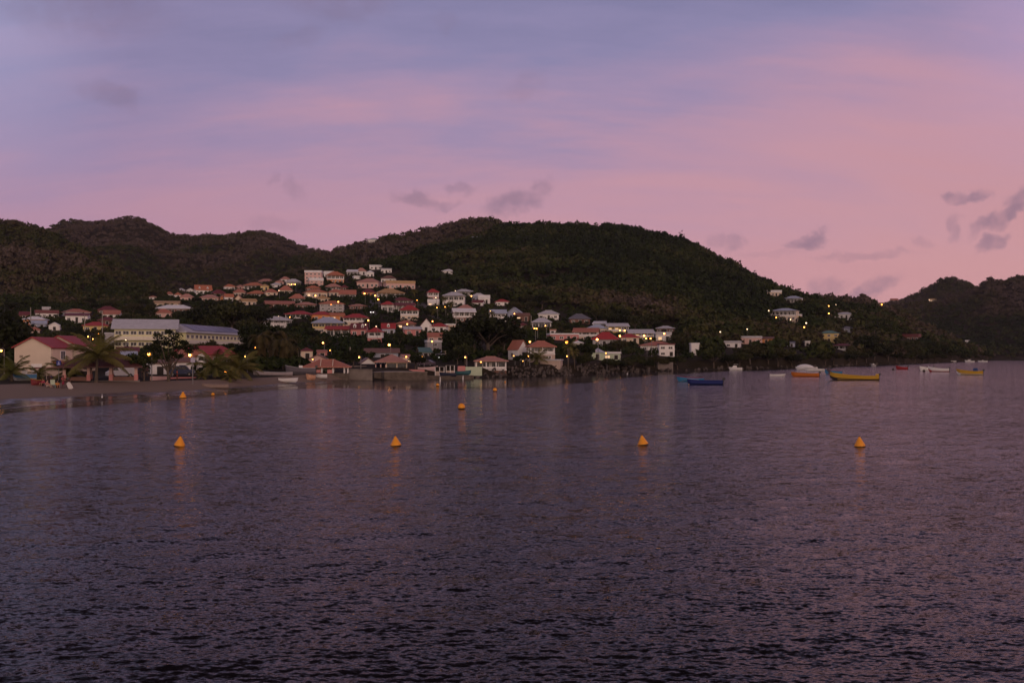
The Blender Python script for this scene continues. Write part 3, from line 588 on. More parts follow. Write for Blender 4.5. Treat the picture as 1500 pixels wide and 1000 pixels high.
# (x0,x1, top, eaves, base, roof, roof colour, wall colour, label, options)
HOUSES = [
 # far left, behind the beach houses
 (28,43,456,461,467,'gab','m','n','small dark house with maroon roof, nearest the left edge below the foothill',{}),
 (53,85,454,459,465,'flat','m','w','pale flat house with a raised white roof room, left of the double-roofed red house',{'st':1}),
 (62,74,450,454,457,'flat','g','g','little grey roof room behind the pale flat house at the left',{'st':1,'plain':True}),
 (32,66,463,468,479,'hip','w','o','orange walled house with a pale cream roof at the left',{}),
 (44,68,469,474,481,'gab','b','u','small house with pale blue sheet roof in front of the orange walled house',{}),
 (71,88,472,477,484,'gf','w','w','small white gabled house between the pale blue roof and the maroon roofs',{}),
 (37,59,477,483,489,'hip','k','h','low house with a salmon orange roof just above the left beach house',{}),
 (96,133,452,457,463,'hip','k','w','upper storey house with wide orange red hip roof at the left',{}),
 (95,129,458,462,473,'gab','m','w','white house with a maroon lower roof under the orange red hip roof',{}),
 (143,173,448,454,460,'hip','m','n','dark house with a maroon hip roof, furthest back of three red roofs near the school',{}),
 (150,176,454,460,466,'gab','k','w','house with orange red sheet roof between two maroon roofs, left of the school',{}),
 (143,171,464,469,476,'hip','m','n','low house with a maroon roof in front of the orange red sheet roof',{}),
 (121,158,471,477,485,'hip','r','y','yellow walled house with a dark red roof left of the grey block',{}),
 (154,178,487,489,508,'flat','g','g','plain grey concrete block building at the left end of the school',{'plain':True}),
 # behind the beach front, left of centre
 (171,204,509,515,524,'gab','m','n','long maroon roofed house behind the beach pavilion',{'D':205}),
 (179,203,517,525,534,'gab','b','u','small house with a blue grey sheet roof behind the beach pavilion',{'D':178}),
 (222,250,527,532,553,'gab','n','w','white shop front behind the spreading beach tree',{'D':172}),
 (249,284,524,530,550,'gab','n','w','low white snack bar right of the beach tree trunk',{'D':180}),
 (282,350,506.5,518.5,540,'gab','r','p','restaurant with a long bright red roof and pink walls below the school',{'D':203,'st':1,'turn':34,'depth':9}),
 (270,300,513,522,544,'gab','o','h','house with an orange brown roof beside the arched white gable',{'D':186}),
 (440,459,509,514,528,'hip','m','c','narrow cream house with a maroon roof left of the beachfront hall',{'D':262}),
 (451,480,519,526,536,'gf','n','s','pale salmon gable end showing above the beachfront hall roof',{'D':242}),
 (464,480,514,517,523,'gab','k','p','small red brown roofed house behind the beachfront hall',{'D':270}),
 # the far end of the hillside, left
 (218,230,433,435,439,'hip','k','w','small pale house at the far left end of the hillside houses',{}),
 (242,254,427,431,435,'hip','k','w','house with a dull orange hip roof, second along the far left end',{}),
 (255,267,428,432,436,'hip','o','w','house with an orange hip roof just below the pale twin roofs',{}),
 (261,272,422,425,428,'hip','g','w','pale grey roofed house, left of a pair at the far end of the hill',{}),
 (273,285,422,425,429,'gf','w','w','pale house with a white gable, right of a pair at the far hill end',{}),
 (263,283,430,435,441,'hip','p','s','pink walled house with a pale pink roof below the pale pair',{}),
 (286,311,417,425,431,'gab','o','w','tall white house with a steep orange red roof on the far left hillside',{'dorm':2}),
 (290,321,431,436,441,'hip','p','s','long low house with a dusty pink roof below the steep orange red roof',{}),
 (310,333,424,430,434,'hip','m','n','dark house with a maroon hip roof right of the steep orange red roof',{}),
 (323,342,431,435,440,'hip','o','o','small orange walled house below the maroon hip roof',{}),
 (224,262,440,444,449,'gab','t','c','long cream house with a tan roof and dark windows above the white umbrella roof',{}),
 (224,282,446,452,458,'hip','w','n','very wide low house with a whitish hip roof above the school',{}),
 (228,252,452,458,465,'hip','k','s','house with a salmon roof tucked under the wide whitish roof',{}),
 (328,346,416,420,425,'hip','o','w','white walled house with an orange roof, left of the long ridge house',{}),
 (346,358,417,420,424,'hip','p','s','small pink roofed house squeezed against the long ridge house',{}),
 (356,386,413,418,424,'hip','o','s','long ridge house with a broad orange roof on the left hillside',{'ver':True}),
 (381,394,416,419,426,'hip','t','y','yellow walled house at the right end of the long ridge house',{}),
 (377,401,408,412,416,'hip','p','n','house with a flat pink roof above the long ridge house',{}),
 (403,416,410,413,418,'hip','p','s','pale pink roofed house on the skyline terrace',{}),
 (411,426,405,409,413,'hip','p','w','uppermost pink roofed house on the left terrace',{}),
 (396,413,414,417,421,'hip','g','w','small house with a pale grey roof below the terrace',{}),
 (418,441,408,413,420,'hip','g','w','white house with two bright lamps on the left hillside',{'lit':2,'ver':True}),
 (341,360,423,428,434,'hip','k','h','house with a dull salmon roof under the long ridge house',{}),
 (361,389,425,430,434,'hip','o','w','house with an orange hip roof and dark veranda, left of twin roofs',{'ver':True}),
 (388,408,423,428,433,'hip','k','c','left one of the twin salmon hip roofs in the middle of the left hillside',{}),
 (408,429,418,425,430,'hip','k','c','right one of the twin salmon hip roofs in the middle of the left hillside',{}),
 (329,343,430,435,441,'gab','o','w','small orange roofed house left of the tree covered gap',{}),
 (343,355,432,438,444,'gf','k','c','house with a steep salmon roof on the left edge of the dark trees',{}),
 (353,377,437,441,447,'gab','t','c','long tan roofed house at the edge of the dark trees',{}),
 (389,433,440,445,450,'gab','k','n','long low house with a wavy orange red roof in the middle of the left hillside',{}),
 (423,447,430,437,443,'hip','k','w','house with a salmon hip roof and white veranda left of the large orange roof',{'ver':True}),
 (432,464,442,446,451,'hip','p','n','low house with a wide dusty pink roof',{}),
 (446,471,396,399,419,'flat','w','s','tall white apartment tower of four storeys on the hill',{'st':4}),
 (453,474,407,411,420,'flat','w','s','white lower annexe at the foot of the apartment tower',{'st':2}),
 (448,471,418,422,426,'hip','o','n','orange roof close under the apartment tower',{}),
 (447,481,423,428,437,'hip','o','c','house with a large orange roof and warm lit wall below the tower',{'lit':1}),
 (462,484,433,437,442,'hip','t','c','small cream house with a tan roof right of the large orange roof',{}),
 (474,489,397,401,406,'flat','w','w','white flat roofed house left of the two storey orange house',{}),
 (478,505,397,403,415,'hip','o','o','two storey house with orange roof near the top of the hill',{'st':2,'ver':True}),
 (507,524,394,398,404,'shed','w','w','white house with a sloping roof at the top of the hill',{'ver':True}),
 (521,537,392,397,403,'hip','p','w','white house with a pink roof at the top of the hill, between two white ones',{}),
 (536,548,396,399,407,'hip','w','w','small bright white house at the right of the hilltop row',{}),
 (518,529,404,406,409,'flat','w','w','small white flat roofed annexe below the hilltop row',{'plain':True}),
 (541,560,388,390,395,'flat','w','w','long white flat roofed house, highest at the hilltop row',{}),
 (558,574,393,395,400,'flat','g','w','grey flat roofed house right of the highest hilltop house',{}),
 (521,556,407,413,422,'hip','p','s','large house with a broad mauve pink roof near the top of the hill',{}),
 (557,581,403,408,415,'hip','n','w','white walled house with a brown roof right of the mauve pink roof',{}),
 (476,501,415,420,425,'hip','p','g','grey walled house with a pale pink hip roof',{'ver':True}),
 (498,511,417,421,425,'hip','m','n','small dark red roofed house beside the pale pink hip roof',{}),
 (481,503,423,428,434,'hip','k','c','cream house with a salmon roof between the large orange roof and the gabled house',{}),
 (496,522,424,431,438,'gab','k','w','house with a salmon roof and white veranda end in the middle of the hill',{'ver':True}),
 (529,551,423,428,434,'hip','m','o','house with a maroon roof and orange walls beside the hill road lamps',{}),
 (551,594,422,429,436,'hip','t','o','long house with a tan roof and orange walls above the hill road',{'ver':True}),
 (510,536,445,448,453,'hip','p','n','house hidden in trees with only a low pink roof showing, left of the hill road',{}),
 (557,577,441,446,458,'hip','r','w','white house with a dark red roof and carport right of the hill road',{'ver':True}),
 (565,609,411,415,424,'flat','t','s','long pink house with a pale flat roof above the cypress',{}),
 # centre
 (576,606,435,440,447,'hip','m','c','cream house with a dark red roof, uppermost of three stepped houses',{'ver':True}),
 (579,610,443,447,457,'gab','m','s','pink house with maroon roof, middle one of three stepped houses',{'ver':True}),
 (585,614,447,454,469,'hip','r','c','cream house with two arched veranda bays, lowest of three stepped houses',{'st':2,'ver':True}),
 (416,457,455,460,467,'hip','r','w','white house with red hip roof and long arcade of dark openings',{'ver':True,'st':1}),
 (390,429,463,469,481,'hip','g','w','white villa with pale grey roof standing apart on the left',{'ver':True,'st':2}),
 (467,505,440,445,459,'hip','o','g','three storey grey pink house with an orange roof under a street lamp',{'st':3}),
 (456,491,456,461,471,'hip','r','o','bright orange house with a red roof behind the broad grey hip roof',{}),
 (483,506,458,462,470,'gab','o','o','orange annexe with lit gable right of the bright orange house',{'lit':1}),
 (456,505,464,473,488,'hip','b','c','large house with a broad grey hip roof and yellow veranda columns',{'ver':True,'st':2,'trim':'y'}),
 (475,513,477,482,494,'gab','r','o','small orange house with a red roof below the broad grey hip roof',{'ver':True,'st':1}),
 (501,540,459,465,477,'hip','r','c','cream house with red hip roof and two rows of arcades in the centre',{'ver':True,'st':2}),
 (512,538,473,482,494,'gab','m','p','house with a crimson dormered roof and blue grey gable end',{'dorm':2,'depth':6}),
 (537,560,479,486,502,'hip','r','w','two storey white and pink house with a dark red hip roof',{'ver':True,'st':2,'lower':'p'}),
 (558,580,473,481,492,'gab','r','u','blue grey house with crimson roof and one dormer',{'dorm':1,'depth':6}),
 (580,610,469,474,482,'hip','k','n','house with a wide orange roof and a lamp, right of the crimson dormer roof',{'lit':1}),
 (591,619,478,482,492,'gab','g','p','pink house with grey veranda left of the white gable',{}),
 (615,634,466,477,487,'gf','m','w','house with a steep white gable and maroon roof in the centre',{}),
 (628,655,473,478,487,'hip','r','w','white house with a maroon roof joined to the steep white gable',{}),
 (653,672,474,476,485,'flat','w','c','plain cream box house by the utility pole',{'plain':True}),
 (626,643,438,443,448,'flat','w','w','white lower storey with one bright lamp below the red topped house',{'lit':1}),
 (626,644,423,428,440,'hip','r','s','pink house with red roof left of the large white house',{'ver':True,'st':2}),
 (647,681,427,433,449,'hip','g','w','large white two storey house with grey roof and balcony',{'ver':True,'st':2}),
 (667,696,423,427,434,'hip','g','w','white house with a grey hip roof above and behind the large white house',{'ver':True}),
 (689,713,429,434,441,'hip','g','u','house with a grey green hip roof and a bright lamp',{}),
 (690,708,439,443,448,'gab','m','w','small red roofed house under the grey green hip roof',{}),
 (700,718,432,437,445,'flat','w','w','white flat fronted house right of the grey green hip roof',{}),
 (668,694,446,452,458,'hip','p','n','house with a pink hip roof behind the pale roof on stilts',{}),
 (663,698,451,457,472,'gab','w','n','brown house with a pale sheet roof on tall stilts',{'ver':True,'st':2}),
 (626,650,487,493,501,'gab','k','s','salmon house with an orange roof left of the tall lamp pole',{}),
 (625,648,498,501,515,'flat','w','g','grey two storey house under a rounded pale terrace',{'st':2}),
 (615,634,509,516,523,'shed','e','g','shed with a green sheet roof behind the quay',{'D':285}),
 (533,586,510,516,529,'gab','n','u','long blue white house with a brown roof behind the quay house',{'D':275}),
 (528,551,524,532,543,'gf','n','w','small house with a bright white gable left of the quay house',{'D':240}),
 (589,603,519,523,538,'gab','p','c','small cream house with a lamp right of the quay house',{'D':250,'lit':1}),
 # right of centre
 (717,743,453,459,472,'gab','b','w','bright white two storey house with blue grey roof',{'ver':True,'st':2}),
 (742,764,450,458,469,'gf','b','u','blue grey house with a tall gable',{}),
 (753,777,458,462,471,'gab','n','n','dark house with a bright entrance right of the tall blue grey gable',{'lit':1}),
 (787,820,454,460,468,'hip','g','w','white house with a grey hip roof, higher of two grey hip roofs',{}),
 (778,809,465,472,482,'hip','g','u','open sided house with a grey hip roof, lower of two grey hip roofs',{'ver':True}),
 (725,747,438,442,448,'hip','r','w','small white house with red roof at the forest edge',{}),
 (741,772,470,476,483,'hip','m','n','dark house with a maroon hip roof and one lit window',{'lit':1}),
 (749,761,484,485,493,'flat','g','c','small pale wall of a house below the maroon hip roof',{'plain':False}),
 (697,722,470,473,477,'gab','r','n','low house with a red roof left of the maroon hip roof',{}),
 (833,866,459,467,474,'hip','d','n','dark grey hip roofed house at the forest edge',{}),
 (867,888,470,474,481,'shed','w','u','white terrace house right of the dark grey hip roof',{'ver':True}),
 (858,890,475,481,490,'hip','b','c','cream house with a blue grey hip roof',{}),
 (838,877,480,486,498,'gab','k','c','cream gabled house with a terracotta roof and white balcony',{'ver':True,'st':2}),
 (805,815,482,484,489,'flat','p','w','tiny white house with a pink roof',{}),
 (805,849,488,490,499,'flat','w','p','long red house with a white flat roof edge',{}),
 (838,855,499,502,509,'hip','w','w','pale rounded roof house below the long red house',{'plain':True}),
 (756,777,498,512,528,'gf','k','w','house with a steep terracotta roof and narrow white gable',{'D':268,'turn':38}),
 (774,816,499,508,528,'hip','k','h','waterfront house with a terracotta hip roof on white columns',{'D':262,'ver':True,'st':2}),
 (790,822,526,528,541,'flat','g','h','beige flat roofed garage on the rocky shore',{'D':257,'plain':True}),
 (694,745,522,529,542,'hip','p','n','low shelter house with a wide brown pink roof beside the shore rocks',{'D':237,'ver':True,'st':1}),
 (888,923,473,478,491,'gab','g','y','yellow house with grey roof and lit balcony',{'ver':True,'st':2,'lit':2}),
 (920,960,482,488,499,'gab','g','y','yellow gabled house with a grey roof and bright lamps',{'ver':True,'st':2,'lit':2}),
 (866,906,486,497,508,'hip','r','g','house with a steep dark red roof between the two yellow houses',{}),
 (907,938,489,494,502,'hip','r','c','low house with a dark red roof in front of the second yellow house',{}),
 (960,984,486,490,501,'flat','g','w','white house with a lamp under the pale hip roof',{'st':1,'lit':1}),
 (960,989,477,481,487,'hip','g','n','house with a wide pale grey hip roof, rightmost at the village edge',{}),
 (936,989,500,506,515,'hip','k','w','white house with blue windows and an orange red roof above the shore trees',{'st':1}),
 (965,989,503,505,522,'flat','m','w','white block with a maroon awning at the end of the orange red roof',{'st':2}),
 (866,886,510,516,527,'hip','b','e','pale green beach house with a blue grey roof on the rocky shore',{}),
 (882,909,515,518,527,'flat','w','e','pale green shed with a lit orange edge on the rocky shore',{'lit':1}),
 # the wooded point on the right
 (1012,1025,502,504,520,'flat','w','w','narrow white tower wall alone among the shore trees',{'plain':True}),
 (1124,1145,425,428,434,'flat','w','c','small pale house highest on the wooded point',{}),
 (1146,1174,433,437,444,'hip','b','w','white house with blue grey roof just below the highest one on the point',{'ver':True}),
 (1128,1166,451,455,470,'hip','b','c','large villa with a grey roof and long white balcony on the wooded point',{'ver':True,'st':2}),
 (1145,1173,460,463,471,'flat','w','y','yellowish terrace wing in front of the large villa',{'lit':1}),
 (1060,1084,499,502,509,'flat','g','w','low grey white house left of the long pink house on the shore',{}),
 (1083,1116,492,495,505,'flat','g','s','long pinkish house among the shore trees of the point',{'st':1}),
 (1108,1138,493,496,503,'gab','n','o','orange brown wing at the end of the long pinkish house',{}),
 (1153,1165,500,502,508,'gab','d','u','small dark blue grey house among the shore trees',{}),
 (1179,1187,499,501,507,'flat','w','w','tiny pale house left of the yellow green house',{}),
 (1200,1229,484,488,501,'hip','e','y','yellow green two storey house with a green roof on the point',{'st':2}),
 (1219,1246,503,506,513,'hip','m','w','white house with a maroon roof below the yellow green house',{'ver':True}),
 (1222,1251,457,460,467,'hip','g','w','white and grey house on the upper right of the point',{}),
 (1234,1251,478,481,487,'hip','d','u','dim blue grey house half hidden in the dark trees',{}),
 (1322,1345,489,493,499,'flat','m','n','low dark house with a maroon roof near the end of the point',{}),
 (1414,1421,498,499,502,'flat','w','w','tiny white hut at the foot of the headland',{}),
 (1287,1296,443,445,449,'gab','t','h','small house with a lamp on the saddle, left one',{}),
 (1305,1316,437,440,444,'gab','k','h','small salmon roofed house on the saddle between the hills',{}),
 (1361,1371,437,439,443,'gab','t','c','lit house alone on the dark headland ridge',{'lit':2}),
 # up on the hills
 (602,616,375,379,383,'hip','o','w','white house with an orange roof alone high in the forest',{'lit':0}),
 (646,665,394,397,401,'hip','w','w','low white house alone in the forest below the ridge',{}),
 (676,690,352,355,358,'gab','m','s','pink house high on the ridge left of the pale blue roof',{}),
 (690,708,346,350,356,'gab','b','u','house with a pale blue roof high on the ridge',{}),
 (538,555,348,351,356,'hip','g','w','pale house on the skyline of the rear hill',{'D':1245}),
]
for h_ in HOUSES:
    house(*h_[:9], **h_[9])
# ------------------------------------------------------------------ the beach front: houses, halls, quay walls
def beach_house(x0, x1, yt, ye, D, label):
    k = D/F; xc = (x0+x1)/2; zg = ground_z(xc, D); w = (x1-x0)*k-.5; d = 8.0
    t = thing('house', label, 'house', P(xc, D, zg), 0, 'twin gabled beach houses')
    ze = zpy(ye, D)-zg; hr = (ye-yt)*k; wm = mat('cream_render', (.58,.49,.40), .85, .1, .7); cm = mat('warm_cream_render', (.66,.52,.38), .85, .1, .7)
    b = MB(); b.box(-w/2, w/2, 0, d, -1.5, ze); b.extrude([(-w/2,ze),(w/2,ze),(0,ze+hr*.96)], 0, d, 'y'); b.build('wall', wm, t)
    MB().box(w/2, w/2+.06, .3, d-.1, .1, ze-.25).build('side_wall', cm, t)
    roof_mb('gf', w, d, ze, hr, .38).build('roof', roofm('r'), t)
    opening('win', t, (w/2+.06, d*.52, ze-2.0), R(90), 1.5, 1.25); opening('door', t, (w/2+.06, d*.7, .1), R(90))
    c = MB(); c.extrude([(w/2+.03,ze-2.45),(w/2+1.1,ze-2.85),(w/2+1.1,ze-2.7),(w/2+.03,ze-2.2)], .4, d-.2, 'y'); c.build('canopy', roofm('r'), t)
    v = MB()
    for i in range(3): v.box(-w*.36, -w*.36+.55, -.05, .01, ze*.62+i*.14, ze*.62+i*.14+.07)
    v.build('vent', M_DARK, t)
    BOX.append((x0, x1+26, yt, ye+20, D)); FOOT.append((P(xc, D, 0)[0], D+4, 5)); return t, w
bt, bw = beach_house(19, 77, 493.5, 509, 165, 'cream gabled beach house with a red roof and white garage door, left twin')
g_ = MB(); g_.box(-.25, 1.55, -.07, .02, .1, 1.65); g_.build('garage_door', M_WHITE, bt)
beach_house(58, 114, 491.5, 506, 174, 'cream gabled beach house with a red roof, right twin partly behind a palm')
# low wall with pink coping in front of the beach houses
lw = thing('garden_wall', 'low beige garden wall with dark coping between the beach house and the sand', 'wall', P(74, 158, ground_z(74, 158)), R(24))
MB().box(-2.3, 2.3, -.12, .12, -.8, 1.25).build('wall', wallm('h'), lw); MB().box(-2.4, 2.4, -.2, .2, 1.25, 1.4).build('coping', roofm('m'), lw)

def pavilion():
    D = 146; k = D/F; xc = 147; zg = ground_z(xc, D); w = 116*k; d = 6.5
    t = thing('beach_pavilion', 'open beach pavilion with a dark red hip roof on orange pillars', 'pavilion', P(xc, D, zg), R(20))
    ze = zpy(538, D)-zg; roof_mb('hip', w-1.2, d, ze, (538-515)*k, .6).build('roof', roof_mat('roof_dark_red', (.075,.022,.022)), t)
    for x in (-w*.42, -w*.14, w*.12, w*.42):
        for y in (.3, d-.6):
            p = MB(); p.box(x-.2, x+.2, y, y+.4, .95, ze); p = p.build('pillar', wallm('s'), t)
            MB().box(x-.26, x+.26, y-.06, y+.46, -.5, .95).build('pillar_base', wallm('p'), p)
    for i, (a, b_) in enumerate(((-w*.42+.27, -w*.14-.27), (w*.12+.27, w*.42-.27))): MB().box(a, b_, .35, .55, -.5, .62).build('low_wall', wallm('n'), t)
    MB().box(-w/2+.4, w/2-.4, 0.0, d, -.6, .06).build('floor_slab', M_CONC, t)
    BOX.append((90, 205, 512, 560, D)); FOOT.append((P(xc, D, 0)[0], D+3, 6.5))
pavilion()

def school():
    gm = 'school buildings under the hill'
    D = 292; k = D/F; xc = 212.5; w = 84*k; zg = 5.4
    t = thing('school_building', 'long pale yellow school block with a plain grey roof, left wing', 'school', P(xc, D, zg), R(16), gm)
    ze = zpy(481.5, D)-zg; hr = (481.5-467)*k; d = 9.0; ym = mat('school_yellow', (.56,.54,.31), .85, .1)
    b = MB(); b.box(-w/2, w/2, 0, d, -1.5, ze); b.extrude([(0,ze),(d,ze),(d/2,ze+hr)], -w/2+.3, w/2-.3, 'x'); b.build('wall', ym, t)
    roof_mb('gab', w, d, ze, hr, .9).build('roof', roofm('g'), t)
    def storeys(t, w, ze, n, front=True):
        MB().box(-w/2-.05, w/2+.05, -1.2, 0, ze-3.35, ze-2.2).build('walkway', mat('school_balcony', (.62,.58,.48), .8, .1), t)
        for fl in (0, 1):
            for i in range(n):
                x = -w/2 + w*(i+.5)/n; opening('win', t, (x, 0, ze-1.75-fl*3.3), 0, min(1.9, w/n*.72), .95)
    storeys(t, w, ze, 8)
    MB().extrude([(.2,ze-.2),(d-.2,ze-.2),(d/2,ze+hr-.25)], -w/2-.06, -w/2+.02, 'x').build('gable_panel', M_DARK, t)
    BOX.append((172, 252, 466, 508, D)); FOOT.append((P(xc, D, 0)[0], D+4, 9))
    a = Vector(P(272, 296, 5.6)); e = Vector(P(366, 352, 5.6)); L_ = (e-a).length; rz = math.atan2(e.y-a.y, e.x-a.x)
    t2 = thing('school_building', 'long pale yellow school block with dark solar panels on its roof, right wing', 'school', (a+e)/2, rz, gm)
    w = L_; d = 10.0; ze = zpy(489.5, 325)-5.6; hr = 2.7
    MB().box(-w/2, w/2, 0, d, -1.5, ze).build('wall', ym, t2)
    roof_mb('hip', w, d, ze, hr, .8).build('roof', roofm('g'), t2)
    storeys(t2, w, ze, 17)
    s = (hr-.16)/(d/2+.8)*.98; n = 6
    for i in range(n):
        x0 = -w/2+7.2 + (w-13.5)*i/n; x1 = -w/2+7.2 + (w-13.5)*(i+1)/n - .25
        f = lambda y: ze+.16+(y+.8)*(hr-.16)/((d+1.6)/2)+.1
        q = MB(); ya, yb_ = .2, d/2-.35
        q.add([(x0,ya,f(ya)),(x1,ya,f(ya)),(x1,yb_,f(yb_)),(x0,yb_,f(yb_)),(x0,ya,f(ya)+.07),(x1,ya,f(ya)+.07),(x1,yb_,f(yb_)+.07),(x0,yb_,f(yb_)+.07)],
              [(3,2,1,0),(4,5,6,7),(0,1,5,4),(1,2,6,5),(2,3,7,6),(3,0,4,7)])
        q.build('solar_panel', mat('solar_glass', (.060,.050,.090), .3, .1), t2)
    BOX.append((256, 368, 470, 508, 310)); FOOT.append((a.x, a.y+4, 8)); FOOT.append((e.x, e.y, 8)); FOOT.append(((a.x+e.x)/2, (a.y+e.y)/2+4, 14))
school()

def arched_front():
    D = 184; k = D/F; xc = 294.5; zg = ground_z(xc, D); w = 12*k*1.05; 
    t = thing('gatehouse', 'narrow white front with a round arched gable and dark opening below the school', 'house', P(xc, D, zg), R(17))
    zt = zpy(527, D)-zg; b = MB(); b.box(-w/2, w/2, 0, 2.5, zpy(538,D)-zg, zt)
    b.extrude([(w/2*math.cos(a*math.pi/12), zt+(w/2*1.45)*math.sin(a*math.pi/12)) for a in range(13)], 0, 2.5, 'y')
    b.box(-w/2, -w/2+.35, 0, 2.5, -.5, zt); b.box(w/2-.35, w/2, 0, 2.5, -.5, zt); b.build('wall', M_WHITE, t)
    q = MB(); q.extrude([(w*.3*math.cos(a*math.pi/12), zt-.1+(w*.42)*math.sin(a*math.pi/12)) for a in range(13)], -.05, .01, 'y'); q.build('arched_window', M_GLASS, t)
    MB().box(-w/2+.36, w/2-.36, 1.2, 1.4, -.4, zpy(538,D)-zg).build('door', M_DARK, t)
    MB().box(-w/2-.1, w/2+.1, -.1, .0, zpy(533,D)-zg, zpy(532,D)-zg).build('band', M_DARK, t)
    BOX.append((288, 301, 515, 556, D))
arched_front()

def hall():
    D = 200; k = D/F; xc = 478; zb = .5; w = 65*k; d = 6.0
    t = thing('beachfront_hall', 'open beachfront hall with an orange red hip roof on white posts', 'pavilion', P(xc, D, zb), R(8))
    ze = zpy(538, D)-zb; hr = (538-526.5)*k; zf = zpy(546.5, D)-zb
    roof_mb('hip', w, d, ze, hr, .5).build('roof', roofm('k'), t)
    for x in (-w*.13, w*.14):
        q = MB(); q.tube([(x, -.4, ze+.28), (x, d*.42, ze+hr+.02)], .09, 6); q.build('roof_seam', wallm('c'), t)
    MB().box(-w/2, w/2, 0, d, -2, zf).build('plinth', M_STONE, t)
    for x in (-w/2+.2, -w*.1, w*.15, w*.4, w/2-.2):
        MB().box(x-.14, x+.14, .1, .38, zf, ze).build('post', M_WHITE, t)
        MB().box(x-.14, x+.14, d-.4, d-.12, zf, ze).build('post', M_WHITE, t)
    MB().box(-w*.46, -w*.12, .15, .3, zf, zf+.75).build('railing', wallm('p'), t)
    MB().box(w*.02, w*.13, .15, .3, zf, zf+.75).build('railing', wallm('p'), t)
    MB().box(-w/2+.4, w*.1, d-.11, d-.02, zf, zf+1.1).build('rear_wall', wallm('e'), t)
    BOX.append((444, 512, 525, 555, D)); FOOT.append((P(xc, D, 0)[0], D+3, 6))
hall()

def quay_house():
    D = 226; k = D/F; xc = 574; zb = zpy(546, D); w = 50*k; d = 7.0
    t = thing('quay_house', 'cream quay house with a pink tent shaped roof and a dark arched porch', 'house', P(xc, D, zb), R(7))
    ze = zpy(530.5, D)-zb; hr = (530.5-519)*k
    roof_mb('hip', w-.6, d, ze, hr, .45).build('roof', roofm('p'), t)
    xp = -w*.17
    MB().box(xp, w/2-.4, .1, d, -1.0, ze).build('wall', wallm('c'), t)
    for a, b_ in ((xp+.25, xp+2.3), (xp+2.6, w/2-.7)):
        f = MB(); f.box(a, b_, .02, .12, ze-1.25, ze-.25, 0); f.box(a+.08, b_-.08, -.01, .02, ze-1.17, ze-.33, 1); f.build('window', [M_DARK, M_GLASS], t)
    q = MB(); q.box(xp+.02, w/2-.42, .0, .1, .3, .45); q.build('wall_band', wallm('s'), t)
    # porch: arches on short pillars
    for i in range(3):
        x = -w/2+.25+i*(xp+w/2-.3)/2; MB().box(x-.12, x+.12, .15, .4, -1.0, ze-.5).build('porch_post', wallm('s'), t)
    for i in range(2):
        x0 = -w/2+.37+i*(xp+w/2-.3)/2; x1 = x0+(xp+w/2-.3)/2-.24; m_ = (x0+x1)/2; r = (x1-x0)/2
        pts = [(x0,ze-.5),(x0,ze-.02),(x1,ze-.02),(x1,ze-.5)] + [(m_+r*math.cos(a*math.pi/8), ze-.5+.35*math.sin(a*math.pi/8)) for a in range(1, 8)]
        MB().extrude(pts[::-1], .16, .38, 'y').build('arch', wallm('u'), t)
    MB().box(-w/2+.15, xp, .1, d, -1.0, .08).build('porch_floor', M_CONC, t)
    MB().box(-w/2+.15, xp-.02, d-.2, d-.05, .08, ze).build('porch_back_wall', mat('navy_porch_shade', (.03,.03,.09), .8), t)  # dark navy colour stands in for the shade inside the open porch
    BOX.append((549, 599, 518, 546, D)); FOOT.append((P(xc, D, 0)[0], D+3.5, 5.5))
quay_house()

def wall_run(name, label, pts, thick, mtl, zbot=-1.2, group=None, coping=None):
    """pts = (px, D, ztop) along the run"""
    b = MB(); P3 = [Vector(P(px, D, 0)) for px, D, z in pts]
    t = thing(name, label, 'wall', (P3[0]+P3[-1])/2, 0, group); o = Vector(t.location)
    c = MB()
    for i in range(len(pts)-1):
        a, e = P3[i]-o, P3[i+1]-o; n = Vector((-(e-a).y, (e-a).x, 0)).normalized()*thick
        for m_, z0, z1, ex in ((b, (zbot, zbot), (pts[i][2], pts[i+1][2]), 0.0),) + (((c, (pts[i][2], pts[i+1][2]), (pts[i][2]+.14, pts[i+1][2]+.14), .1),) if coping else ()):
            a2 = a-n.normalized()*ex; e2 = e-n.normalized()*ex; nn = n+n.normalized()*2*ex
            m_.add([(*a2.xy,z0[0]),(*e2.xy,z0[1]),(*(e2+nn).xy,z0[1]),(*(a2+nn).xy,z0[0]),(*a2.xy,z1[0]),(*e2.xy,z1[1]),(*(e2+nn).xy,z1[1]),(*(a2+nn).xy,z1[0])],
                  [(3,2,1,0),(4,5,6,7),(0,1,5,4),(1,2,6,5),(2,3,7,6),(3,0,4,7)])
    b.build('wall', mtl, t)
    if coping: c.build('coping', coping, t)
    return t
wall_run('seawall', 'plain grey concrete seawall between the open hall and the quay house', [(511.5, 203, 2.3), (528, 203.5, 2.2), (545.5, 204, 2.2)], .8, M_CONC, coping=M_CONC)
wall_run('quay_wall', 'dark stone quay wall in front of the cream quay house', [(548, 208, 1.55), (562, 209, 1.55), (563, 207.5, 1.6), (590, 210, 1.7), (617, 212, 1.6)], 9.0, M_STONE, coping=M_CONC)
wall_run('slipway', 'low dark boat slip running right from the quay', [(617.5, 213, .9), (650, 215, .7), (694, 218, .8)], 7.0, M_STONE)
wall_run('retaining_wall', 'short grey concrete wall on the shore below the orange red roof', [(964, 314, zpy(530, 314)), (986, 316, zpy(530.5, 316))], 1.0, M_CONC)
wall_run('boundary_wall', 'long low white wall with red panel by the boat slip', [(682, 225, zpy(537, 225)), (706, 227, zpy(537, 227))], .4, wallm('e'), .5)
wall_run('boundary_wall', 'short dark red wall by the boat slip', [(671, 224.3, zpy(536, 224)), (681.7, 225, zpy(536, 225))], .45, wallm('p'), .5)
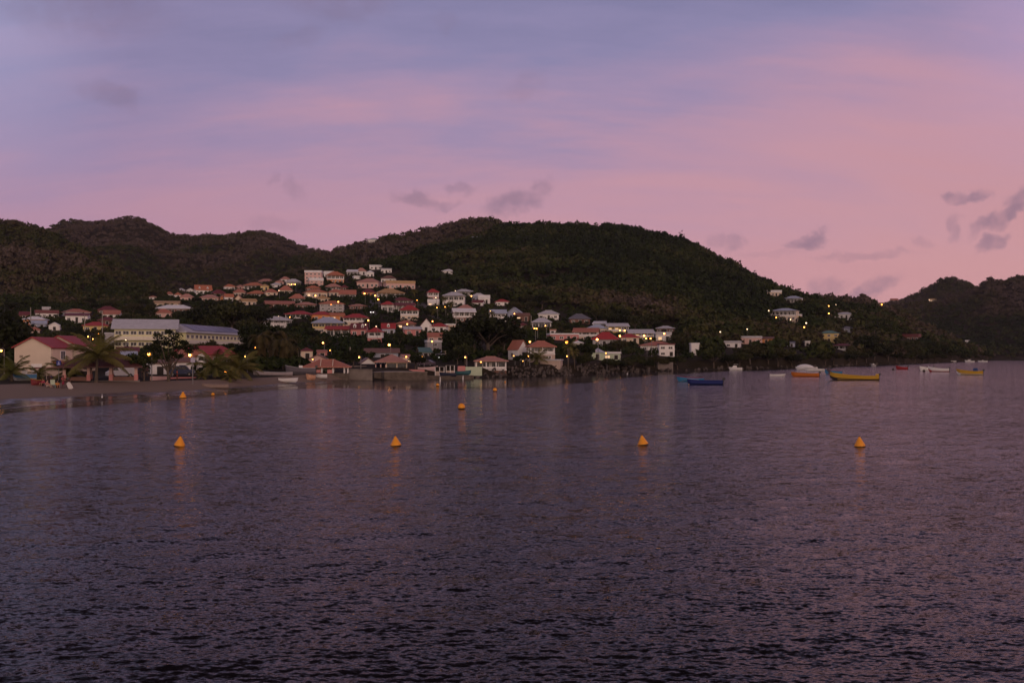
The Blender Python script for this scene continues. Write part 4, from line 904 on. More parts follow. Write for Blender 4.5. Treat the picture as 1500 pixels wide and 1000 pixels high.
wall_run('boundary_wall', 'low pale wall behind the seawall with a dark gap beneath', [(512, 226, zpy(535.5, 226)), (537, 229, zpy(535.5, 229))], .4, M_CONC, .5)
wall_run('boundary_wall', 'low pink wall with red band right of the quay house', [(599, 219.5, zpy(541, 219)), (622, 220, zpy(541.5, 220))], .4, wallm('p'), .5)
wall_run('boundary_wall', 'low pinkish white wall behind the beach tree trunk', [(222, 152, zpy(551, 152)), (247, 156, zpy(551, 156))], .3, wallm('s'), .3)
wall_run('boundary_wall', 'low dark red wall with pale kerb right of the beach tree', [(249, 158, zpy(552.5, 158)), (274, 161, zpy(552, 161)), (288, 163, zpy(552, 163))], .3, wallm('p'), .3)

def kiosk(x0, x1, yt, yb, D, label):
    k = D/F; xc = (x0+x1)/2; zb = zpy(yb, D); w = (x1-x0)*k; h = (yb-yt)*k
    t = thing('kiosk', label, 'kiosk', P(xc, D, zb), 0)
    MB().box(-w/2, w/2, 1.6, 1.7, -.8, h).build('back_wall', M_DARK, t)
    for x in (-w/2+.07, 0, w/2-.07): MB().box(x-.07, x+.07, .0, .14, -.8, h).build('post', M_WHITE, t)
    MB().box(-w/2, w/2, 0, 1.6, h, h+.12).build('roof', M_CONC, t); MB().box(-w/2+.15, w/2-.15, .02, .12, -.8, h*.35).build('counter', wallm('h'), t)
kiosk(653, 666, 535.5, 546.5, 219, 'small dark kiosk with white posts above the boat slip')
kiosk(637, 651, 537.5, 547, 218.5, 'low beige counter stall with a dark opening left of the white posted kiosk')
BOX.append((620, 706, 533, 552, 240))

# ------------------------------------------------------------------ roads up the hill
M_ROAD = mat('worn_asphalt', (.075,.07,.075), .9, .3, .3)
def road(pts, wid):
    b = MB(); C_ = []
    for px, py in pts:
        D = hit(px, py, sheets=[A]); C_.append(Vector(P(px, D, ground_z(px, D)+.12)))
    dense = []
    for i in range(len(C_)-1):
        for t_ in range(6): dense.append(C_[i].lerp(C_[i+1], t_/6))
    dense.append(C_[-1]); vs = []
    for i, p in enumerate(dense):
        d = (dense[min(i+1, len(dense)-1)]-dense[max(i-1, 0)]); n = Vector((-d.y, d.x, 0)).normalized()*wid/2
        for s in (-1, 1):
            q = p+n*s; px = 750+F*q.x/q.y; vs.append((q.x, q.y, max(ground_z(px, q.y), ground_z(px, q.y-1.5))+.25))
    b.add(vs, [(2*i, 2*i+1, 2*i+3, 2*i+2) for i in range(len(dense)-1)])
    tag(b.build('road', M_ROAD), 'narrow asphalt road up the hillside', kind='structure')
road([(535,429), (545,434), (550,440), (549,450), (545,460), (536,469)], 6.0)
road([(606,440), (616,446), (628,455), (638,465), (650,472), (662,477)], 5.0)
BOX.append((538, 552, 432, 464, 500)); BOX.append((612, 652, 444, 472, 450))
# ------------------------------------------------------------------ lamps and poles
def lamp_glow(kind): return {'w': glow('lamp_warm', (1.0,.34,.055), 16), 'y': glow('lamp_yellow', (1.0,.36,.05), 13), 'b': glow('lamp_white', (1.0,.66,.36), 4), 'o': glow('lamp_orange', (1.0,.24,.02), 12)}[kind]
M_POLE = mat('grey_pole', (.20,.19,.19), .6, .1)
def lamp(px, py, label, kind='w', r=None, H=6.0, D=None, name='street_lamp', cat='street lamp'):
    if D is None: D = hit(px, py, 130, H, [A] if px < 1280 else None)
    z = zpy(py, D); zg = any_z(px, D); h = max(z-zg, 1.2); r = r or min(.30, .17+.00032*D)
    t = thing(name, label, cat, P(px, D, z-h), 0, 'lit lamps of the village')
    b = MB(); b.tube([(.35, .3, -.6), (.35, .3, h*.7), (.35, .3, h+.25), (.12, .05, h+.42)], [.09, .07, .055, .045], 6); b.build('pole', M_POLE, t)
    c = MB(); c.lathe([(r*.5, h+.34), (r*.75, h+.27), (r*1.0, h+r*.62)], 10); c.build('lamp_hood', M_POLE, t)
    MB().ball((0, 0, h), r*.8, 10).build('lamp_globe', lamp_glow(kind), t, smooth=True)
    BOX.append((px-3, px+3, py-3.5, py+3.5, D))
LAMPS = [
 (1.6,513.5,'bright lamp at the left edge of the photo by the dark mango tree','y',dict(D=160,r=.22)),
 (129,493,'small lamp above the right beach house roof','y',dict(D=215,r=.15)), (136,496.5,'small lamp behind the palm, lower of three','y',dict(D=214,r=.13)), (144.5,489,'small lamp behind the palm crown, highest of three','y',dict(D=218,r=.13)),
 (218,518.5,'bright round lamp in front of the small almond tree','y',dict(D=150,r=.27)), (278,520,'bright lamp beside the grey sign at the orange brown roof','w',dict(D=158,r=.27)),
 (248.5,530.5,'dim pale lamp among the branches of the beach tree','b',dict(D=166,r=.13)), (184,498,'pale lamp under the left school wing','b',dict(D=284,r=.22)),
 (318,521,'small lamp in front of the pink restaurant','y',dict(D=182,r=.11)), (330,545,'low orange lamp between the small beach palms','o',dict(D=165,r=.17)), (374,509,'small orange lamp among the left shaggy palms','o',dict(D=230,r=.13)),
 (359,522,'small lamp at the right end of the pink restaurant','y',dict(D=190,r=.11)),
 (422,499,'large warm lamp high beside the shaggy palms','w',dict(D=265,r=.36)), (435,510,'yellow lamp below the large warm lamp','y',dict(D=250,r=.22)),
 (473,502,'tall lamp behind the beachfront hall','w',dict(D=280,r=.28,H=7)), (483.5,513,'tiny yellow lamp right of the tall lamp behind the hall','y',dict(D=290,r=.15)), (458,526,'yellow lamp under the salmon gable end','y',dict(D=236,r=.14)),
 (526,523,'lamp on a thin post behind the concrete seawall','y',dict(D=220,r=.2)), (570,505,'large lamp above the pink tent shaped roof','w',dict(D=262,r=.36)),
 (539.5,469,'large lamp right of the central arcaded cream house','w',{}), (535.5,475.5,'small white lamp above the crimson dormered roof','b',dict(r=.2)), (551,478,'small white lamp above the two storey white and pink house','b',dict(r=.2)),
 (596.5,474.5,'lamp on the wide orange roof','w',dict(r=.26)), (595,522.5,'lamp over the small cream house right of the quay house','y',dict(D=244,r=.19)),
 (619,522.5,'lamp on a white post right of the quay house','y',dict(D=232,r=.2)), (633,500,'yellow lamp on the tall pole by the rounded terrace','y',dict(D=300,r=.25)), (666,495,'yellow lamp on a tall thin pole above the headlights','y',dict(D=290,r=.3)),
 (681.5,523,'lamp on a post left of the low shelter roof','y',dict(D=228,r=.2)), (633.5,470.5,'lamp on top of the tall pole before the steep white gable','w',dict(r=.24)), (640,450.5,'lamp on a post beside the upper road','w',dict(r=.2)), (652,449.5,'orange lamp right of the lamp by the upper road','o',dict(r=.24)),
 (495.5,442,'lamp above the three storey grey pink house','w',dict(r=.34)), (462,433,'lamp on the large orange roofed house below the tower','w',dict(r=.36)), (534,430,'lamp at the top of the hill road, left of three','w',dict(r=.4)),
 (549.5,433,'lamp at the top of the hill road, middle of three','w',dict(r=.38)), (554,438.5,'orange lamp at the top of the hill road, right of three','o',dict(r=.5)),
 (408.5,425.5,'small pale lamp between the twin salmon roofs','b',dict(r=.28)), (427,416.5,'left one of two lamps on the white hillside house','w',dict(r=.3)), (432.5,416.5,'right one of two lamps on the white hillside house','w',dict(r=.3)),
 (408,463,'tiny white lamp on the white villa standing apart','b',dict(r=.14)), (424.5,464.5,'small lamp on the white arcade house','w',dict(r=.17)), (485,446,'small lamp at the corner of the three storey house','o',dict(r=.2)),
 (611,439.5,'small orange lamp by the three stepped houses','o',dict(r=.22)), (638.5,436,'white lamp under the red topped pink house','b',dict(r=.28)), (667,426,'white lamp at the left end of the rear grey hip roof','b',dict(r=.26)), (690.5,433.5,'lamp on the grey green hip roofed house','w',dict(r=.3)),
 (693.5,465.5,'small orange lamp on the post of the stilt house','o',dict(r=.18)), (718.5,455.5,'lamp at the left of the bright white two storey house','y',dict(r=.24)), (753.5,459.5,'lamp at the tall blue grey gable','w',dict(r=.24)),
 (704.5,530,'lamp under the wide brown pink shelter roof','y',dict(D=236,r=.16)), (752.5,521,'tiny lamp in the trees left of the terracotta waterfront house','y',dict(D=250,r=.11)), (774,521.5,'tiny lamp in the trees in front of the terracotta waterfront house','y',dict(D=250,r=.11)), (766,528.5,'lowest tiny lamp in the trees by the rocky shore','y',dict(D=248,r=.1)),
 (776,500.5,'bright lamp beside the narrow white gable','w',dict(D=290,r=.28)), (783,481,'left one of a close pair of yellow lamps','y',dict(r=.26)), (786,481.3,'right one of a close pair of yellow lamps','y',dict(r=.24)), (799,477,'faint yellow lamp under the lower grey hip roof','y',dict(r=.2)),
 (830,501,'bright orange lamp below the long red house','o',dict(r=.42)), (874.7,497,'large lamp on the steep dark red roof','w',dict(r=.38)), (830.5,521.5,'yellow lamp among the palm fronds by the shore','y',dict(D=262,r=.16)), (849.5,525.5,'small lamp in the shore trees right of the palm','y',dict(D=268,r=.14)),
 (908,492,'large lamp between the dark red roofs','w',dict(r=.34)), (908,483.5,'left balcony lamp of the first yellow house','w',dict(r=.28)), (915,484,'right balcony lamp of the first yellow house','w',dict(r=.28)), (943.5,491.5,'large lamp of the second yellow house','w',dict(r=.38)), (946.5,495.5,'left small lamp of the second yellow house','w',dict(r=.24)), (953,495.5,'right small lamp of the second yellow house','w',dict(r=.26)),
 (973,488.5,'lamp on the white house under the pale hip roof','w',dict(r=.36)), (887.5,517,'orange lamp on the pale green shed','o',dict(D=285,r=.2)),
 (1055,486,'white lamp on a post among the shore trees','b',dict(r=.3)), (1094.5,482,'white lamp in the forest above the long pinkish house','b',dict(r=.3)), (1126,455,'white lamp at the left of the large villa','b',dict(r=.42)), (1137,465,'lamp below the left end of the large villa','y',dict(r=.34)), (1158,468,'lamp below the terrace wing of the large villa','b',dict(r=.38)),
 (1181,473,'bright white lamp right of the large villa','b',dict(r=.46)), (1178,479,'lamp just below the bright white lamp','y',dict(r=.38)), (1214,448,'upper one of two yellow lamps in the dark trees of the point','y',dict(r=.42)), (1214,459,'lower one of two yellow lamps in the dark trees of the point','y',dict(r=.46)),
 (1224.5,446,'faint white lamp on the crest of the point','b',dict(r=.25)), (1291.6,446,'orange lamp on the saddle between the hills','o',dict(r=.62)), (1361,439,'bright lamp left of the lit house on the headland','b',dict(r=.62)),
]
for l in LAMPS: lamp(*l[:4], **l[4])
def pole(px, yt, D, label, wires=True):
    zg = ground_z(px, D); h = zpy(yt, D)-zg
    t = thing('utility_pole', label, 'pole', P(px, D, zg), 0, 'utility poles')
    MB().tube([(0,0,-1), (0,0,h)], [.2, .13], 7).build('pole', mat('pole_concrete', (.30,.27,.24), .9), t)
    MB().box(-.7, .7, -.06, .06, h-.5, h-.36).build('crossarm', M_DARK, t)
for a in [(513,508,290,'utility pole left of the long blue white house'), (668,456,420,'utility pole left of the stilt house'), (696.5,464,400,'utility pole right of the stilt house'), (778,462,440,'utility pole left of the lower grey hip roof'),
          (45,450,420,'utility pole at the far left behind the pale flat house'), (124,461,380,'utility pole beside the white house with maroon lower roof'), (150,455,370,'utility pole among the red roofs left of the school'), (656,459,470,'thin utility pole by the upper road'), (614,418,620,'short pale pole alone at the edge of the forest')]: pole(*a)

# ------------------------------------------------------------------ buoys
M_BUOY = mat('orange_buoy_plastic', (.74,.29,.018), .5, .10)
def buoy_mark(kind): return None
def cone_buoy(px, yb, label, D=None, s=.86, tilt=0):
    D = D or EYE*F/(yb-HOR-1.5); t = thing('marker_buoy', label, 'buoy', P(px, D, 0), 0, 'orange conical marker buoys')
    t.rotation_euler = (R(tilt*.4), R(tilt), 0); r = .37*s
    b = MB(); b.lathe([(r*.72,-.16*s),(r*.98,-.02*s),(r,.08*s),(r*.95,.14*s),(r*.5,.44*s),(r*.16,.66*s),(r*.09,.69*s),(.002,.70*s)], 22); b.build('cone', M_BUOY, t, smooth=True)
    MB().lathe([(r*.9,-.14*s),(r*1.015,-.03*s),(r*1.03,.03*s),(r*1.01,.055*s)], 22).build('waterline_band', mat('buoy_algae', (.05,.03,.012), .7), t, smooth=True)
    MB().lathe([(.03*s,.69*s),(.055*s,.72*s),(.03*s,.76*s)], 8).build('ring', M_DARK, t)
for a in [(263,654.5,'orange cone buoy, leftmost of the row of four'), (580,654.5,'orange cone buoy, second from the left in the row of four'), (942,653,'orange cone buoy, third from the left in the row of four'), (1259.5,655.5,'orange cone buoy, rightmost of the row of four')]: cone_buoy(*a, tilt=random.uniform(-8, 8))
def ball_buoy(px, yb, r, label, D=None, m_=None, z=0.0):
    D = D or EYE*F/(yb-HOR); t = thing('float_buoy', label, 'buoy', P(px, D, z+r*.55), 0, 'round float buoys')
    MB().ball((0,0,0), r, 16, sz=1.08).build('float', m_ or M_BUOY, t, smooth=True); MB().lathe([(r*.2,r*1.02),(r*.22,r*1.12),(r*.1,r*1.2)], 8).build('eye', M_DARK, t)
    MB().lathe([(r*.86,-r*.56),(r*.97,-r*.36),(r*.99,-r*.2)], 16).build('waterline_band', mat('buoy_algae', (.05,.03,.012), .7), t, smooth=True)
ball_buoy(676,599,.36,'round orange buoy between the row of four and the quay'); ball_buoy(725,573,.32,'round orange buoy off the boat slip'); ball_buoy(641,565.5,.3,'small round orange buoy nearest the quay')
ball_buoy(740,560,.16,'tiny round orange buoy by the rock armour')
ball_buoy(577,568.5,.17,'small dark float left of the round orange buoys',m_=M_DARK); ball_buoy(1308.5,542,.4,'dark float beside the red boat',m_=M_DARK); ball_buoy(1353.5,544.5,.4,'dark float under the bow of the white boats',m_=M_DARK); ball_buoy(1009,563.5,.1,'tiny pale float at the bow of the dark blue boat',m_=mat('pale_float',(.6,.4,.2)))
ball_buoy(919,548,.2,'tiny white float below the retaining wall',m_=M_WHITE)
cone_buoy(268,582,'tall bright orange cone buoy stranded at the wet edge of the beach',D=124,s=1.15); ball_buoy(312,579.5,.24,'small orange float at the wet edge of the beach',D=131)

# ------------------------------------------------------------------ boats (bow towards -x)
def hull_rows(L_, B, Hh, rise, tr, n=18, flare=.8):
    rows = []
    for i in range(n+1):
        t = i/n; x = -L_/2 + L_*t
        bw = B/2*min(1, (1-(1-min(t/.55, 1))**2.0)**.75)*(1-(1-tr)*max(0, (t-.6)/.4)**1.6) + .012
        sh = Hh*(1+rise*(1-t)**2.6 + .10*max(0, t-.7)**2/.09)
        kz = -.22 + (Hh*1.0)*max(0, 1-t/.16)**2*.9
        rows.append((x, bw, sh, kz))
    return rows
def boat(x0, x1, yb, label, hull, band=None, gun=None, inner=None, bow='l', H=.75, B=None, rise=.7, turn=0, motor=True, bench=2, extra=None, D=None, z=0.0, tr=.82, name='boat', cat='boat', lean=0, group='small boats of the bay'):
    D = D or EYE*F/(yb-HOR); L_ = (x1-x0)*D/F/max(.4, math.cos(R(turn))); xc = (x0+x1)/2; B = B or max(1.2, L_*.25)
    face = -math.atan2(xc-750, F)
    t = thing(name, label, cat, P(xc, D, z), face + R(turn) + (math.pi if bow == 'r' else 0), group)
    if lean: t.rotation_euler[0] = R(lean)
    rows = hull_rows(L_, B, H, rise, tr)
    b = MB(); vs = []; n = len(rows)
    for x, w, sh, kz in rows:
        mid = kz+(sh-kz)*.45
        vs += [(x-.18*(sh-mid)*(x < -L_*.35), -w, sh), (x, -w*.9, mid), (x, -w*.42, kz+.06), (x, 0, kz), (x, w*.42, kz+.06), (x, w*.9, mid), (x-.18*(sh-mid)*(x < -L_*.35), w, sh)]
    fs = []; mi = []
    for i in range(n-1):
        for j in range(6): fs.append((i*7+j, i*7+j+1, (i+1)*7+j+1, (i+1)*7+j)); mi.append(1 if j in (1,2,3,4) else 0)
    b.add(vs, fs); b.m = mi
    b.add([vs[(n-1)*7+j] for j in range(7)], [tuple(range(7))], 0)
    # inside skin
    iv = []
    for x, w, sh, kz in rows: iv += [(x, -max(w-.06,.004), sh-.01), (x, -max(w*.8-.05,.003), min(.1, sh-.1) if x > -L_*.38 else sh-.12), (x, max(w*.8-.05,.003), min(.1, sh-.1) if x > -L_*.38 else sh-.12), (x, max(w-.06,.004), sh-.01)]
    b.add(iv, [(i*4+j, (i+1)*4+j, (i+1)*4+j+1, i*4+j+1) for i in range(n-1) for j in range(3)], 2)
    b.add([iv[(n-1)*4+j] for j in range(4)], [(0,1,2,3)], 2)
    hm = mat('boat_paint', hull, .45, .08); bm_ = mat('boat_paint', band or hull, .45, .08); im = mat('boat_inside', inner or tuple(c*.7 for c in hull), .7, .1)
    b.build('hull', [hm, bm_, im], t)
    gm = mat('boat_paint', gun or hull, .45, .08)
    for s in (-1, 1):
        MB().tube([(x-.18*(sh-kz)*.5*(x < -L_*.35), s*w, sh+.01) for x, w, sh, kz in rows], .05, 6).build('gunwale', gm, t)
    for i in range(bench):
        r = rows[int(len(rows)*(.38+.24*i))]; MB().box(r[0]-.16, r[0]+.16, -r[1]*.92, r[1]*.92, r[2]*.62, r[2]*.62+.06).build('thwart', gm, t)
    if motor:
        r = rows[-1]; o = MB(); o.box(r[0]-.02, r[0]+.14, -.1, .1, -.3, r[2]+.05); o.build('outboard_motor', M_DARK, t)
        MB().frustum((r[0]-.12,r[0]+.42,-.2,.2), r[2]+.05, (r[0]-.02,r[0]+.34,-.14,.14), r[2]+.5).build('motor_cowl', mat('motor_cowl', (.03,.03,.035), .4), t)
    if z == 0.0:
        r = rows[0]; MB().tube([(r[0]-.1,0,r[2]-.1),(r[0]-1.2,.1,r[2]*.45),(r[0]-2.6,.2,-.25)], .03, 5).build('mooring_rope', mat('old_rope', (.16,.13,.10), .9), t)
    if extra: extra(t, rows, L_, B, H)
    return t
BL=(.012,.022,.13); LB=(.03,.17,.33); YE=(.44,.26,.025); OR=(.44,.13,.02); WH=(.62,.61,.62); RD=(.28,.025,.03); GY=(.30,.29,.31); MA=(.24,.02,.07)
def ex_console(t, rows, L_, B, H):
    MB().box(-.35, .35, -.4, .4, .1, H+.55).build('console', M_WHITE, t); MB().extrude([(-.4,H+.55),(-.1,H+1.05),(-.05,H+1.05),(-.3,H+.55)], -.42, .42, 'y').build('windscreen', M_GLASS, t)
def ex_cabin(t, rows, L_, B, H):
    MB().frustum((-L_*.3,L_*.1,-B*.36,B*.36), H*.9, (-L_*.16,L_*.08,-B*.28,B*.28), H+.75).build('cabin', M_WHITE, t); MB().box(-L_*.14, L_*.2, -B*.3, B*.3, H+1.15, H+1.22).build('hard_top', M_WHITE, t)
    for x in (-L_*.1, L_*.18):
        for s in (-1, 1): MB().box(x-.03, x+.03, s*B*.27-.03, s*B*.27+.03, H*.8, H+1.15).build('top_post', M_METAL, t)
def ex_cover(t, rows, L_, B, H):
    b = MB(); n = 12; vs = []
    for i in range(n+1):
        q = i/n; x = -L_*.42+L_*.86*q; hgt = H+.15+1.0*math.sin(math.pi*min(1, q*.9+.08))**.7; w = B*.5*math.sin(math.pi*(q*.86+.1))**.5
        for j in range(9):
            a = math.pi*j/8; vs.append((x, -w*math.cos(a), H*.75+(hgt-H*.75)*math.sin(a)**.8))
    b.add(vs, [(i*9+j, (i+1)*9+j, (i+1)*9+j+1, i*9+j+1) for i in range(n) for j in range(8)]); b.build('tarpaulin', mat('pale_tarpaulin', (.55,.55,.58), .8, .15), t, smooth=True)
def ex_bluemotor(t, rows, L_, B, H):
    MB().frustum((L_*.1,L_*.33,-B*.3,B*.3), .15, (L_*.13,L_*.3,-B*.24,B*.24), H+.85).build('console_cover', mat('blue_cover', (.02,.05,.16), .7), t)
def ex_deck(t, rows, L_, B, H):
    n = 6; b = MB(); vs = []
    for x, w, sh, kz in rows[:n+1]: vs += [(x, -w*.95, sh+.01), (x, 0, sh+.08), (x, w*.95, sh+.01)]
    b.add(vs, [(i*3+j, (i+1)*3+j, (i+1)*3+j+1, i*3+j+1) for i in range(n) for j in range(2)]); b.build('foredeck', M_WHITE, t)
def ex_bowpost(col):
    def f(t, rows, L_, B, H):
        x, w, sh, kz = rows[0]; MB().extrude([(x-.75,sh+.55),(x-.45,sh+.75),(x+.5,sh+.02),(x+.3,sh-.4),(x-.05,sh-.35)], -.1, .1, 'y').build('stem_post', mat('boat_paint', col, .45, .08), t)
        x, w, sh, kz = rows[-1]; MB().box(x-.6, x+.02, -w*.9, w*.9, sh*.5, sh+.38).build('stern_box', mat('boat_paint', YE, .45, .08), t)
    return f
boat(992,1031,558.5,'light blue boat with red gunwale, behind the dark blue boat',LB,gun=MA,inner=RD,motor=False,rise=.5,H=.7)
boat(1007,1058,563.3,'dark blue boat with a white foredeck and dark outboard',BL,band=(.012,.02,.09),gun=BL,extra=ex_deck,rise=.45,H=.72)
boat(1068,1087,542,'small white cabin motorboat off the wooded shore',WH,extra=ex_cabin,motor=False,H=.8,rise=.3)
boat(1128,1150,551,'low white open dinghy left of the orange boat',WH,gun=GY,bow='r',motor=False,H=.5,rise=.3)
boat(1166,1193,541.5,'white boat under a humped pale tarpaulin',WH,extra=ex_cover,motor=False,H=.8,rise=.4)
boat(1180,1212,543.5,'white motorboat with a steering console right of the tarpaulin boat',WH,gun=GY,extra=ex_console,H=.75,rise=.4)
boat(1160,1199,551.5,'orange wooden fishing boat lying low in the water',OR,gun=OR,inner=(.3,.1,.03),H=.75,rise=.45,B=1.7,bench=3)
boat(1209,1233,548.2,'boat with a red and pale blue bow behind the big yellow boat',LB,gun=RD,inner=RD,H=.9,rise=.7,motor=False)
boat(1217,1285,556.5,'big yellow fishing boat with a dark bottom and tall stem',YE,band=(.03,.025,.03),gun=YE,inner=(.25,.15,.03),H=.85,rise=.95,B=1.9,bench=3,extra=ex_bowpost((.04,.03,.05)))
boat(1276,1283,537,'tiny pale boat alone under the dark shore trees',GY,extra=ex_console,H=.8,motor=False)
boat(1313,1329,541,'small red boat between the yellow boat and the white boats',RD,gun=RD,H=.75,rise=.9,B=1.5)
boat(1348,1366,542.5,'white motorboat with a grey bow rail, left of the red striped boat',WH,gun=GY,H=1.0,rise=.5,turn=25)
boat(1361,1389,544.5,'white boat with a red bottom and dark outboard',WH,band=RD,gun=WH,H=.95,rise=.75)
boat(1403,1438,549,'yellow and white boat with a blue covered motor',YE,band=WH,gun=YE,H=.95,rise=.6,extra=ex_bluemotor,B=2.2)
boat(1380,1400,535.3,'white motorboat far off near the end of the point',WH,H=.9,rise=.4,D=655)
boat(1414,1427,535.5,'white boat with raised cabin near the end of the point',WH,extra=ex_cabin,H=.9,D=640,motor=False)
boat(1433,1446,535,'rightmost far white motorboat near the end of the point',WH,H=.8,rise=.4,D=660,extra=ex_console)
# boats drawn up on the beach and by the slip
def bz(px, D): return ground_z(px, D)+.24
boat(372,428,557,'long pale boat drawn up on the sand under the shaggy palms',(.30,.26,.28),gun=GY,inner=(.2,.18,.2),D=184,z=bz(400,184)-.2,B=1.4,H=.5,rise=.7,motor=False,group='boats drawn up on the beach')
boat(408,436,557,'overturned looking low white boat at the water edge of the beach',WH,D=178,z=bz(420,178)-.1,H=.5,rise=.3,motor=False,bow='r',group='boats drawn up on the beach')
boat(419,462,555,'dark grey boat on the sand beside the beachfront hall',(.10,.09,.11),gun=GY,D=192,z=bz(440,192)-.1,H=1.0,rise=.6,group='boats drawn up on the beach',extra=ex_console)
boat(449,460,556.5,'small orange and white boat end on at the water edge',(.5,.28,.18),D=189,z=bz(455,189)-.1,H=.7,rise=.4,turn=40,motor=False,group='boats drawn up on the beach')
boat(461,479,555,'low white dinghy in front of the beachfront hall',WH,D=194,z=bz(470,194)-.1,H=.5,rise=.3,motor=False,group='boats drawn up on the beach')
boat(297,334,559,'pale wooden boat on the sand below the small beach palms',(.24,.18,.16),D=152,z=bz(315,152)-.22,B=1.2,H=.42,rise=.5,motor=False,group='boats drawn up on the beach')
boat(20,52,565,'blue and white striped boat on the sand at the left',(.06,.17,.32),band=(.4,.4,.42),gun=GY,D=142,z=bz(36,142)-.15,H=.8,rise=.4,B=1.8,motor=False,group='boats drawn up on the beach',extra=ex_console)
boat(612,641,549,'pale pink white boat on the slip by the quay',(.55,.40,.40),D=224,z=1.55,H=.8,rise=.5,group='boats drawn up by the slip',bow='r')
boat(663,690,550,'dark turquoise boat at the right end of the slip',(.03,.10,.12),D=222,z=1.0,H=.55,rise=.5,bow='r',motor=False,group='boats drawn up by the slip')
boat(644,668,551.5,'dark navy boat with a pale post in the slip',(.02,.025,.05),D=216,z=.75,H=.55,rise=.4,motor=False,group='boats drawn up by the slip')
def mooring(px, yt, yb, label):
    D = EYE*F/(yb-HOR); k = D/F; t = thing('mooring_post', label, 'post', P(px, D, 0)); MB().tube([(0,0,-1), (.05,0,(yb-yt)*k)], [.13,.1], 8).build('post', M_WHITE, t); MB().lathe([(.14,(yb-yt)*k-.02),(.16,(yb-yt)*k+.06),(.05,(yb-yt)*k+.12)], 8).build('cap', M_METAL, t)
mooring(644.5,552,558.5,'short white mooring post left of the turquoise boat'); mooring(678,550,555.5,'short white mooring post below the turquoise boat')

# ------------------------------------------------------------------ cars
def car(px, yb, D, label, col, kind='car', turn=0, lights=False, z=None, sc=1.0, cat='car', name='parked_car'):
    t = thing(name, label, cat, P(px, D, z if z is not None else ground_z(px, D)), -math.atan2(px-750, F)+R(turn)); t.scale = (sc,)*3
    prof = {'van': [(-2.2,.32),(-2.22,.85),(-1.75,1.1),(-1.15,1.75),(-.9,1.86),(2.1,1.88),(2.2,1.7),(2.2,.32)],
            'car': [(-2.1,.32),(-2.13,.72),(-1.2,.9),(-.55,1.42),(.9,1.45),(1.7,1.0),(2.1,.92),(2.12,.32)],
            'suv': [(-2.1,.36),(-2.14,.95),(-1.2,1.1),(-.75,1.68),(1.9,1.72),(2.12,1.1),(2.12,.36)]}[kind]
    m_ = mat('car_paint', col, .3, .03); b = MB(); b.extrude(prof[::-1], -.82, .82, 'y'); b.build('body', m_, t)
    x0, x1, za, zb_ = {'van': (-1.35,-.5,1.15,1.65), 'car': (-.75,1.0,.95,1.34), 'suv': (-.95,1.7,1.12,1.58)}[kind]
    for s in (-1, 1):
        g = MB(); g.extrude([(x0-.15,za),(x0+.3,zb_),(x1-.1,zb_),(x1+.1,za)][::-1], s*.825-.012, s*.825+.012, 'y'); g.build('side_window', M_GLASS, t)
        for x in (-1.3, 1.35):
            w = MB(); w.tube([(x, s*.62, .32), (x, s*.84, .32)], .32, 14); w = w.build('wheel', mat('tyre_rubber', (.02,.02,.02), .9), t)
            MB().tube([(x, s*.84, .32), (x, s*.852, .32)], .17, 10).build('hubcap', M_METAL, w)
        MB().box(-2.17, -2.08, s*.6-.17, s*.6+.17, .62, .8).build('headlight', glow('headlight', (1,.95,.9), 6) if lights else M_WHITE, t)
    ws = {'van': ((-1.73,1.13),(-1.17,1.73)), 'car': ((-1.18,.92),(-.58,1.4)), 'suv': ((-1.18,1.12),(-.78,1.64))}[kind]
    (xa, za), (xb, zb_) = ws; MB().add([(xa-.02,-.7,za),(xa-.02,.7,za),(xb-.02,.7,zb_),(xb-.02,-.7,zb_),(xa-.05,-.7,za+.02),(xa-.05,.7,za+.02),(xb-.05,.7,zb_+.02),(xb-.05,-.7,zb_+.02)], [(0,1,2,3),(7,6,5,4),(0,4,5,1),(1,5,6,2),(2,6,7,3),(3,7,4,0)]).build('windscreen', M_GLASS, t)
    MB().box(-2.2, -2.1, -.75, .75, .32, .5).build('bumper', M_DARK, t)
    return t
car(177,555,158,'white delivery van parked behind the beach pavilion',(.60,.59,.60),'van',turn=6,cat='van',name='delivery_van')
car(266,551,168,'dark blue car parked right of the beach tree',(.02,.03,.08),'suv',turn=175)
car(644,534,262,'car facing the bay with both headlights on above the slip',(.30,.28,.30),'suv',turn=72,lights=True,name='car')
car(653,529,274,'pale beige van behind the car with headlights',(.50,.42,.33),'van',turn=15,cat='van',name='van')
car(624,543,236,'small dark car with a pale bonnet beside the pink wall',(.08,.06,.08),'car',turn=-20)
D_ = hit(546, 460, sheets=[A]); car(546,460,D_,'car coming down the hill road with headlights on',(.40,.40,.42),'car',turn=80,lights=True,name='car')
D_ = hit(645, 471, sheets=[A]); car(645,471,D_,'white car parked on the upper road',(.60,.6,.6),'car',turn=60)
D_ = hit(567, 453, sheets=[A]); car(566,455,D_-6,'pale car under the carport of the dark red roofed house',(.5,.5,.52),'car',turn=20)
D_ = hit(546, 437, sheets=[A]); car(545,437,D_,'grey car parked at the top of the hill road',(.25,.25,.3),'car',turn=10)

